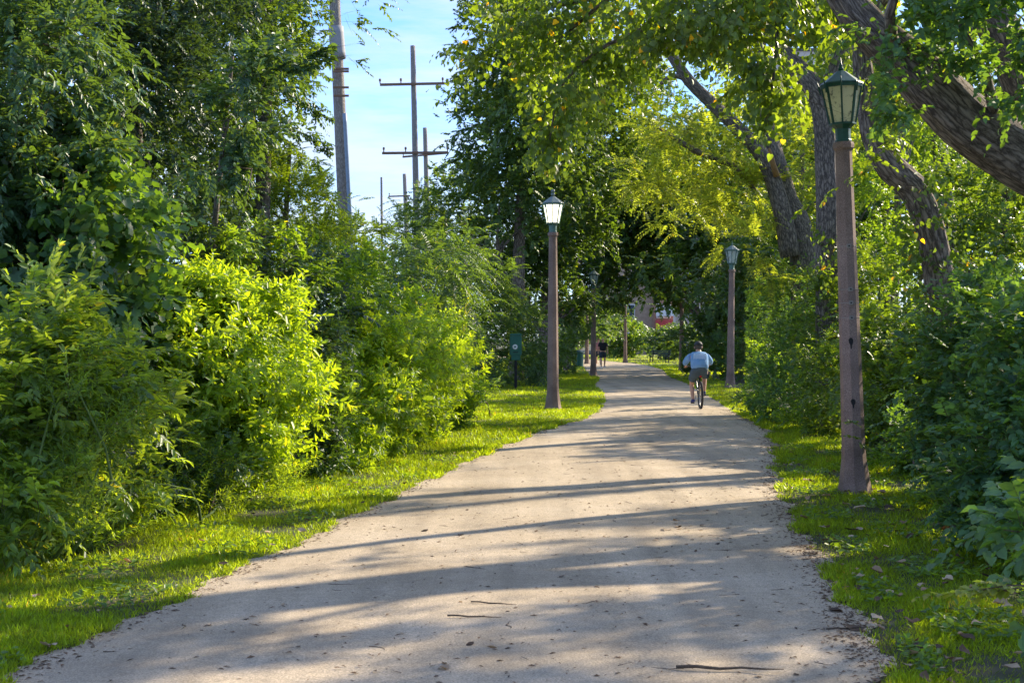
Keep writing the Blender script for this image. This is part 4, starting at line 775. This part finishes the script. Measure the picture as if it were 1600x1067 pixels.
boxm('slot', (.16, .01, .03), (0, -.115, 1.25), M_black, bxr)

# ------------------------------------------------------------------ utility poles
M_pole = bark_mat('pole_wood', (.20, .18, .16), (.46, .42, .38), 2.)
M_arm = flat('crossarm_wood', (.22, .13, .08), .9)
M_cond = flat('conduit_blue_grey', (.22, .30, .40), .5)
def pole(label, b_, top, r0, r1, arms=(), name='utility_pole'):
    base = np.array([b_[0], b_[1], 0.]); root = empty(name, tuple(base), label=label, cat='utility pole')
    tube('pole', [base + [0, 0, -.1], (base + top) / 2, top], [r0, (r0 + r1) / 2, r1], M_pole, root, seg=12, origin=base, step=.5)
    for (za, xl_, xr_, tilt, pins) in arms:
        u = (za - base[2]) / (top[2] - base[2]); c_ = base + (np.array(top) - base) * u - base; c_[1] -= r0 + .03
        a_ = boxm('crossarm', (xl_ + xr_, .10, .13), (c_[0] + (xr_ - xl_) / 2, c_[1], c_[2]), M_arm, root, rot=(0, tilt, 0), bev=.01)
        for q in pins: lathe('insulator', [(.03, 0), (.03, .1), (.055, .12), (.06, .2), (.04, .25)], 8, M_arm, a_, z0=.066, x=q)
    return root
P1 = pole('thick leaning utility pole with a bluish conduit down its right side', W(552, 527, 37), W(520, -60, 37), .19, .14)
o_ = P1.location; a_ = np.array(W(548, 420, 36.8)) - np.array(o_); b2 = np.array(W(535, 178, 36.8)) - np.array(o_)
tube('conduit', [a_ + np.array([.06, -.03, 0]), (a_ + b2) / 2 + np.array([.06, -.03, 0]), b2 + np.array([.06, -.03, 0])], [.055, .055, .055], M_cond, P1, seg=8)
u0 = np.array(W(525, 40, 36.8)) - np.array(o_); u1 = np.array(W(529, 90, 36.8)) - np.array(o_)
tube('pole_sleeve', [u1 + np.array([-.03, .2, 0]), u0 + np.array([-.03, .2, 0])], [.20, .195], flat('grey_sleeve', (.28, .29, .30), .7), P1, seg=12)
for yy in (108, 112, 137, 150):
    q = np.array(W(533, yy, 36.6)) - np.array(o_); boxm('bolt', (.4, .05, .05), tuple(q), M_arm, P1)
d2 = 75
pole('tallest bare utility pole with two long crossarms', W(656, 527, d2), W(645, 72, d2), .2, .13, arms=[(W(0, 133, d2)[2], 52 / F * d2, 49 / F * d2, -R(1.2), (-1.7, -.6, 1.6)), (W(0, 240, d2)[2], 51 / F * d2, 52 / F * d2, -R(.6), (-1.65, -.5, 1.7))])
pole('shorter weathered utility pole with a drooping crossarm, right of the tallest one', W(674, 527, 100), W(664, 200, 100), .21, .15, arms=[(W(0, 243, 100)[2], 36 / F * 100, 36 / F * 100, -R(5), (-1.55,))])
pole('distant grey utility pole with a small crossarm behind the tallest pole', W(641, 527, 130), W(632, 272, 130), .2, .17, arms=[(W(0, 307, 130)[2], 26 / F * 130, 8 / F * 130, -R(2), (-.9,))])
pole('thin brown far utility pole standing alone left of the tallest one', W(598, 527, 118), W(596, 277, 118), .12, .09)

# ------------------------------------------------------------------ buildings in the distance
M_tan = rough_mat('tan_brick', [(.3, (.36, .26, .18)), (.7, (.52, .40, .29))], 3, .1)
M_brick = rough_mat('brown_brick', [(.3, (.28, .16, .11)), (.7, (.42, .26, .18))], 3, .1)
M_red = rough_mat('red_panel', [(.3, (.45, .05, .05)), (.7, (.6, .10, .09))], 2, .05)
M_cream = flat('cream_wall', (.62, .56, .50)); M_wframe = flat('white_frame', (.75, .75, .73)); M_roof = flat('dark_roof', (.12, .11, .11))
m, t, p, o = nodes('window_glass'); p.inputs['Base Color'].default_value = (.06, .09, .12, 1); p.inputs['Roughness'].default_value = .08; p.inputs['Specular IOR Level'].default_value = .8; M_win = m
def building(label, px0, px1, d, h, dep, wall, wins, extra=None, storey=3.0, wsp=3.2):
    x0, x1 = (px0 - 800) / F * d, (px1 - 800) / F * d; root = empty('apartment_building', ((x0 + x1) / 2, d, 0), label=label, cat='building'); wd = x1 - x0
    boxm('wall', (wd, dep, h), (0, dep / 2, h / 2 - .05), wall, root); boxm('roof', (wd + .5, dep + .5, .35), (0, dep / 2, h + .127), M_roof, root)
    if wins:
        nx = max(1, int(wd / wsp)); nz_ = int(h / storey)
        for i in range(nx):
            for j in range(nz_):
                x = -wd / 2 + (i + .5) * wd / nx; z = 1.5 + j * storey
                w_ = boxm('window', (1.5, .14, 1.5), (x, -.04, z), M_wframe, root); boxm('pane', (.62, .04, 1.3), (-.35, -.075, 0), M_win, w_); boxm('pane', (.62, .04, 1.3), (.35, -.075, 0), M_win, w_)
    return root
building('tan brick apartment building seen under the dark boughs beyond the far lawn', 940, 1022, 150, 22, 14, M_tan, True)
building('brown brick building with a bright red bay beyond the far lawn', 1024, 1052, 152, 16, 12, M_brick, False)
rb = building('narrow house front with red bay and white rail beyond the far lawn', 1022, 1052, 148, 9, 2.5, M_brick, True, wsp=1.9)
boxm('bay', (1.9, 1.0, .9), (.1, -.5, 3.1), M_red, rb); boxm('rail', (2.0, .06, .9), (.1, -1.04, 4.4), M_wframe, rb); boxm('column', (.22, .22, 6), (1.0, -.9, 2.95), M_cream, rb)
building('pale building with wide windows behind the shaded lamp post, right of the red bay', 1054, 1140, 154, 13, 12, M_cream, True, wsp=2.6)
building('tall pale apartment tower glimpsed through the leaves right of the leaning trunks', 1205, 1330, 190, 40, 18, M_cream, True)
# bench on the far lawn
M_slat = flat('bench_slat_green', (.06, .10, .09), .7)
bn = empty('park_bench', ((1030 - 800) / F * 98, 98, 0), R(-35), label='small dark park bench on the far lawn next to the bushes', cat='bench')
for k in range(4): boxm('seat_slat', (1.5, .09, .035), (0, -.18 + k * .11, .45), M_slat, bn)
for k in range(3): boxm('backrest_slat', (1.5, .03, .09), (0, .26 + k * .02, .58 + k * .12), M_slat, bn)
for sx in (-.62, .62):
    boxm('leg', (.06, .45, .05), (sx, .0, .405), M_black, bn); boxm('leg', (.06, .05, .4), (sx, -.18, .19), M_black, bn); boxm('leg', (.06, .05, .85), (sx, .23, .42), M_black, bn, rot=(-R(6), 0, 0))
# bin
tb_ = empty('litter_bin', ((904 - 800) / F * 84, 84, 0), label='dark green litter bin by the left edge of the far path', cat='litter bin')
lathe('bin_body', [(.24, 0), (.28, .02), (.29, .8), (.26, .82)], 14, M_boxg, tb_, smooth_=False); lathe('bin_lid', [(.31, .822), (.31, .87), (.2, .96), (.08, .99)], 14, M_gmet, tb_)

# ------------------------------------------------------------------ people
def skin(name, verts, edges, radii, mat, parent, sub=2):
    me = bpy.data.meshes.new(name); me.from_pydata([tuple(v) for v in verts], edges, []); me.materials.append(mat)
    o = link(name, me, parent); md = o.modifiers.new('skin', 'SKIN'); md.use_smooth_shade = True
    if not me.skin_vertices: bpy.context.view_layer.update()
    sk = me.skin_vertices[0].data if me.skin_vertices else None
    if sk is None: return o
    for q, r_ in zip(sk, radii): q.radius = r_ if isinstance(r_, tuple) else (r_, r_)
    sk[0].use_root = True
    s_ = o.modifiers.new('subsurf', 'SUBSURF'); s_.levels = sub; s_.render_levels = sub
    dg = bpy.context.evaluated_depsgraph_get(); m2 = bpy.data.meshes.new_from_object(o.evaluated_get(dg)); o.modifiers.clear(); o.data = m2; m2.name = name
    if not len(m2.materials): m2.materials.append(mat)
    m2.polygons.foreach_set('use_smooth', [True] * len(m2.polygons)); return o
def ellip(name, c, r_, mat, parent, rot=(0, 0, 0), zcut=None, seg=20):
    bm = bmesh.new(); bmesh.ops.create_uvsphere(bm, u_segments=seg, v_segments=seg // 2 + 2, radius=1)
    if zcut is not None: bmesh.ops.delete(bm, geom=[v for v in bm.verts if v.co.z < zcut], context='VERTS')
    bmesh.ops.scale(bm, vec=r_, verts=bm.verts); me = bpy.data.meshes.new(name); bm.to_mesh(me); bm.free(); me.materials.append(mat); me.polygons.foreach_set('use_smooth', [True] * len(me.polygons))
    o = link(name, me, parent, c); o.rotation_euler = rot
    if zcut is not None: s_ = o.modifiers.new('solid', 'SOLIDIFY'); s_.thickness = .008
    return o
M_skin = rough_mat('skin', [(.3, (.50, .27, .18)), (.7, (.62, .36, .25))], 8, .02, .55); M_hair = flat('hair_grey_brown', (.10, .08, .06), .8)
M_shirt = rough_mat('blue_shirt', [(.35, (.17, .34, .60)), (.65, (.24, .44, .72))], 6, .15, .9, dist=.03); M_white_knit = flat('white_print', (.62, .70, .82), .9)
M_navy = flat('navy_cloth', (.02, .03, .08), .9); M_shorts = flat('slate_shorts', (.075, .11, .14), .9, var=.2); M_shoe = flat('blue_shoe', (.04, .05, .20), .7); M_cap = flat('dark_cap', (.03, .035, .04), .7)
M_blacktee = flat('black_tee', (.012, .012, .016), .9); M_dshorts = flat('dark_shorts', (.02, .035, .05), .9); M_pink = flat('pink_top', (.5, .22, .22), .9); M_sole = flat('white_sole', (.6, .6, .6), .7)
def body(root, J, bulk=1.0, facing=1):
    """one continuous figure: J joints dict; fingers in the same mesh"""
    V = [J['pelvis']]; E = []; Rr = [(.15 * bulk, .125 * bulk)]
    def add(p, r_, par): V.append(p); Rr.append(r_); E.append((par, len(V) - 1)); return len(V) - 1
    pe, ch, nk, hd = map(np.array, (J['pelvis'], J['chest'], J['neck'], J['head']))
    a = add((pe + ch) / 2, (.15 * bulk, .13 * bulk), 0); b_ = add(ch, (.16 * bulk, .12 * bulk), a); c_ = add(nk, (.058, .058), b_); h1 = add(hd - (hd - nk) * .35, (.072, .078), c_); h2 = add(hd, (.082, .098), h1); add(hd + np.array([0, 0, .085]), (.06, .075), h2)
    for s in ('l', 'r'):
        sh, el, ha = (np.array(J[k + s]) for k in ('sh_', 'el_', 'ha_'))
        i = add(sh, (.062, .062), b_); i2 = add(sh * .45 + el * .55, (.05, .05), i); i = add(el, (.043, .043), i2); i = add(ha * .85 + el * .15, (.028, .03), i); i = add(ha, (.034, .022), i)
        u = norm(ha - el); sd = norm(np.cross(u, [0, 0, 1.])); dn = np.array(J.get('curl', (0, .3, -1.)))
        for q in range(4):
            f0 = ha + u * .035 + sd * (q - 1.5) * .021; f = add(f0, .0095, i); L_ = (.028, .034, .03, .024)[q]
            f = add(f0 + u * L_, .009, f); f = add(f0 + u * L_ * 1.3 + dn * L_ * .8, .008, f)
        th_ = add(ha - u * .01 + sd * .035 * (1 if s == 'l' else -1), .010, i); add(ha + u * .02 + sd * .05 * (1 if s == 'l' else -1) + dn * .02, .009, th_)
        hp, kn, an, to = (np.array(J[k + s]) for k in ('hp_', 'kn_', 'an_', 'to_'))
        i = add(hp, (.095 * bulk, .095 * bulk), 0); i2 = add(hp * .5 + kn * .5, (.082 * bulk, .085 * bulk), i); i = add(kn, (.058, .06), i2); i = add(kn * .65 + an * .35, (.056, .06), i); i = add(an, (.037, .04), i); add(to, (.035, .026), i)
    return skin('body', V, E, Rr, M_skin, root, 1)
def seg_skin(name, pts, radii, mat, parent, extra=None):
    E = [(i, i + 1) for i in range(len(pts) - 1)]; return skin(name, pts, E, radii, mat, parent, 2)
def limbs_cloth(name, centre, cr, arms, mat, parent):
    V = [centre[0]]; Rr = [cr[0]]; E = []
    for p_, r_ in zip(centre[1:], cr[1:]): V.append(p_); Rr.append(r_); E.append((len(V) - 2, len(V) - 1))
    for at_, pts, rs_ in arms:
        prev = at_
        for p_, r_ in zip(pts, rs_): V.append(p_); Rr.append(r_); E.append((prev, len(V) - 1)); prev = len(V) - 1
    return skin(name, V, E, Rr, mat, parent, 2)
def shoe(an, to, mat, parent, sole=M_sole):
    an, to = np.array(an), np.array(to); u = norm(to - an); c_ = an * .45 + to * .55
    o = seg_skin('shoe', [an - u * .04 + [0, 0, -.02], c_ + [0, 0, -.015], to + u * .035 + [0, 0, -.01]], [(.045, .05), (.05, .045), (.04, .03)], mat, parent); return o
# cyclist
CX, CY = (1095 - 800) / F * 34.4, 34.4
per = empty('person', (CX, CY, 0), label='cyclist seen from behind in light blue shirt, dark cap and slate shorts', cat='person')
J = dict(pelvis=(0, .17, 1.0), chest=(0, .36, 1.25), neck=(0, .45, 1.40), head=(0.005, .50, 1.51), curl=(0, .3, -1.),
         sh_l=(-.17, .40, 1.27), el_l=(-.31, .55, 1.12), ha_l=(-.275, .80, 1.04), sh_r=(.17, .40, 1.27), el_r=(.32, .55, 1.13), ha_r=(.275, .80, 1.04),
         hp_l=(-.11, .2, .93), kn_l=(-.165, .48, .60), an_l=(-.15, .30, .225), to_l=(-.155, .44, .18), hp_r=(.11, .2, .93), kn_r=(.17, .60, .76), an_r=(.15, .50, .42), to_r=(.15, .62, .34))
body(per, J, 1.12)
limbs_cloth('shirt', [(0, .14, .93), (0, .19, 1.06), (0, .33, 1.25), (0, .42, 1.365)], [(.225, .19), (.235, .20), (.19, .16), (.085, .085)],
            [(2, [(-.185, .40, 1.295), (-.275, .49, 1.20), (-.312, .56, 1.12), (-.30, .66, 1.08)], [.098, .086, .072, .058]), (2, [(.185, .40, 1.295), (.275, .49, 1.20), (.318, .56, 1.13), (.30, .66, 1.09)], [.098, .086, .072, .058])], M_shirt, per)
# pale broken lettering-like stripes across the shoulders
rr_ = np.random.default_rng(3); shirt_ = [q for q in per.children if q.name.startswith('shirt')][0]
for k in range(13):
    x = -.15 + k * .025; zz = 1.215 + rr_.random() * .025; hh = .10 + .03 * rr_.random(); q = []
    for zq in (zz, zz + hh * .5, zz + hh):
        ok, loc, nr_, _ = shirt_.ray_cast(Vector((x + (zq - zz) * .1, -1, zq)), Vector((0, 1, 0)))
        if ok: q.append(loc + nr_ * .002)
    for u_, v_ in zip(q[:-1], q[1:]): bar('shirt_print', u_, v_, .015, M_white_knit, per, .008)
limbs_cloth('shorts', [(0, .16, .93), (0, .17, 1.0)], [(.215, .18), (.2, .165)], [(0, [(-.115, .24, .88), (-.15, .36, .74), (-.158, .40, .68)], [(.125, .125), (.115, .115), (.11, .11)]), (0, [(.115, .25, .90), (.15, .40, .83), (.16, .47, .80)], [(.125, .125), (.115, .115), (.105, .105)])], M_shorts, per)
ellip('cap', (.005, .495, 1.545), (.107, .122, .115), M_cap, per, rot=(R(-8), 0, 0), zcut=-.25); ellip('hair', (.005, .485, 1.52), (.092, .10, .10), M_hair, per)
ellip('ear', (-.092, .50, 1.50), (.012, .022, .032), M_skin, per, seg=8); ellip('ear', (.102, .50, 1.50), (.012, .022, .032), M_skin, per, seg=8)
shoe(J['an_l'], J['to_l'], M_shoe, per); shoe(J['an_r'], J['to_r'], M_shoe, per)
# bicycle
M_tyre = flat('tyre_rubber', (.03, .03, .03), .85); M_frame = flat('bicycle_frame', (.03, .035, .04), .35); M_rim = flat('alloy_rim', (.35, .35, .35), .3, .9)
bk = empty('bicycle', (CX, CY, 0), label='dark bicycle ridden away from the view by the person in blue', cat='bicycle')
def ring(name, Rm, r_, mat, parent, seg=40, sq=1.0):
    V, Fs = [], []
    for i in range(seg):
        a = 2 * math.pi * i / seg
        for j in range(8):
            b_ = 2 * math.pi * j / 8; q = Rm + r_ * math.cos(b_) * sq; V.append((r_ * math.sin(b_), q * math.cos(a), q * math.sin(a)))
    for i in range(seg):
        for j in range(8): Fs.append((i * 8 + j, ((i + 1) % seg) * 8 + j, ((i + 1) % seg) * 8 + (j + 1) % 8, i * 8 + (j + 1) % 8))
    me = bpy.data.meshes.new(name); me.from_pydata(V, [], Fs); me.materials.append(mat); me.polygons.foreach_set('use_smooth', [True] * len(Fs)); return link(name, me, parent)
def rod(name, a, b_, r_, mat, parent, seg=8): return tube(name, [a, b_], [r_, r_], mat, parent, seg=seg)
for yy in (0.0, 1.06):
    wh = bpy.data.objects.new('wheel', None); C.objects.link(wh); wh.parent = bk; wh.location = (0, yy, .345)
    ring('tyre', .318, .027, M_tyre, wh); ring('rim', .292, .013, M_rim, wh); lathe_h = rod('hub', (-.05, 0, 0), (.05, 0, 0), .022, M_rim, wh)
    for k in range(18):
        a = k * math.pi / 9; sx = .022 if k % 2 else -.022; rod('spoke', (sx, .02 * math.cos(a), .02 * math.sin(a)), (0, .29 * math.cos(a), .29 * math.sin(a)), .0014, M_rim, wh, 4)
fr = bpy.data.objects.new('frame', None); C.objects.link(fr); fr.parent = bk
bb, st, hdp, hdb = (0, .44, .31), (0, .24, .80), (0, .86, .86), (0, .90, .70)
for nm, a, b_, r_ in (('seat_tube', bb, st, .017), ('top_tube', st, hdp, .016), ('down_tube', bb, hdb, .019), ('head_tube', hdb, (0, .84, .93), .021), ('stem', (0, .84, .93), (0, .80, 1.03), .014), ('seat_post', st, (0, .19, .92), .013)): rod(nm, a, b_, r_, M_frame, fr)
for sx in (-1, 1): rod('chainstay', (sx * .03, .40, .31), (sx * .06, 0, .345), .010, M_frame, fr); rod('seatstay', (sx * .02, .24, .78), (sx * .06, 0, .345), .008, M_frame, fr); rod('fork_blade', (sx * .045, .91, .69), (sx * .055, 1.06, .345), .012, M_frame, fr)
tube('handlebar', [(-.31, .76, 1.04), (-.12, .80, 1.03), (.12, .80, 1.03), (.31, .76, 1.04)], [.012] * 4, M_frame, bk, seg=8)
for sx in (-1, 1): tube('grip', [(sx * .21, .783, 1.036), (sx * .315, .758, 1.041)], [.017, .017], M_tyre, bk, seg=8)
limbs_cloth('saddle', [(0, .06, .955), (0, .16, .95), (0, .30, .945)], [(.085, .03), (.06, .028), (.022, .02)], [], M_cap, bk)
lathe('chainring', [(.085, -.003), (.09, 0), (.085, .003)], 24, M_rim, bk).rotation_euler = (0, R(90), 0); bk.children[-1].location = (.05, .44, .31)
rod('crank', (-.06, .44, .31), (-.10, .33, .18), .011, M_rim, bk); rod('crank', (.06, .44, .31), (.10, .55, .44 - .06), .011, M_rim, bk)
boxm('pedal', (.09, .08, .02), (-.15, .37, .145), M_tyre, bk, bev=.004); boxm('pedal', (.09, .08, .02), (.15, .57, .33), M_tyre, bk, rot=(R(-30), 0, 0), bev=.004)
boxm('reflector', (.05, .015, .05), (0, .03, .80), flat('red_reflector', (.5, .03, .02), .3), bk, bev=.004); rod('rack_strut', (0, .22, .83), (0, .035, .80), .006, M_rim, bk)
# walkers (face the camera, -Y)
def walker(px, d, label, top, bottom, hair, s=1.0, scale=1.0, shoes=M_sole, ph=1):
    root = empty('person', ((px - 800) / F * d, d, 0), label=label, cat='person'); root.scale = (scale,) * 3
    y = .24 * ph
    Jw = dict(pelvis=(0, 0, .96), chest=(0, -.02, 1.32), neck=(0, -.02, 1.50), head=(0, -.05, 1.63), curl=(0, -.4, -.6),
              sh_l=(-.19, 0, 1.42), el_l=(-.26, .08 * ph, 1.14), ha_l=(-.27, -.06 * ph, .90), sh_r=(.19, 0, 1.42), el_r=(.26, .02, 1.14), ha_r=(.27, -.10 + .1 * ph, .90),
              hp_l=(-.10, 0, .90), kn_l=(-.11, -y * .8, .52), an_l=(-.11, -y, .09), to_l=(-.12, -y - .14, .05), hp_r=(.10, 0, .90), kn_r=(.11, -y * .1, .50), an_r=(.11, y, .13), to_r=(.12, y - .12, .05))
    body(root, Jw, 1.0 * s)
    limbs_cloth('shirt', [(0, 0, .98), (0, -.01, 1.12), (0, -.02, 1.32), (0, -.02, 1.44)], [(.20 * s, .175 * s), (.20 * s, .175 * s), (.215 * s, .18 * s), (.10, .10)], [(2, [(-.19, 0, 1.41), (-.235, .04, 1.24)], [.092, .082]), (2, [(.19, 0, 1.41), (.235, .01, 1.24)], [.092, .082])], top, root)
    limbs_cloth('shorts', [(0, 0, .92), (0, 0, .98)], [(.20 * s, .165), (.18 * s, .16)], [(0, [(-.105, -y * .3, .78), (-.115, -y * .65, .56)], [.125, .11]), (0, [(.105, 0, .78), (.115, 0, .56)], [.125, .11])], bottom, root)
    if hair: ellip('hair', (0, -.03, 1.68), (.088, .10, .085), M_hair, root, zcut=-.2)
    ellip('nose', (0, -.155, 1.635), (.014, .02, .022), M_skin, root, seg=8)
    for sx in (-1, 1): ellip('eye', (sx * .032, -.137, 1.655), (.013, .008, .008), M_black, root, seg=8); ellip('ear', (sx * .085, -.04, 1.64), (.01, .02, .03), M_skin, root, seg=8)
    boxm('mouth', (.045, .006, .008), (0, -.143, 1.59), M_pink, root)
    shoe(Jw['an_l'], Jw['to_l'], shoes, root); shoe(Jw['an_r'], Jw['to_r'], shoes, root); return root
walker(942, 81, 'bald walker in black tee and dark shorts coming along the far path', M_blacktee, M_dshorts, False, 1.08, .98)
walker(935, 88, 'walker in pinkish top half hidden behind the one in black', M_pink, M_dshorts, True, .9, .97, ph=-1)
print('all tris about', NT[0])
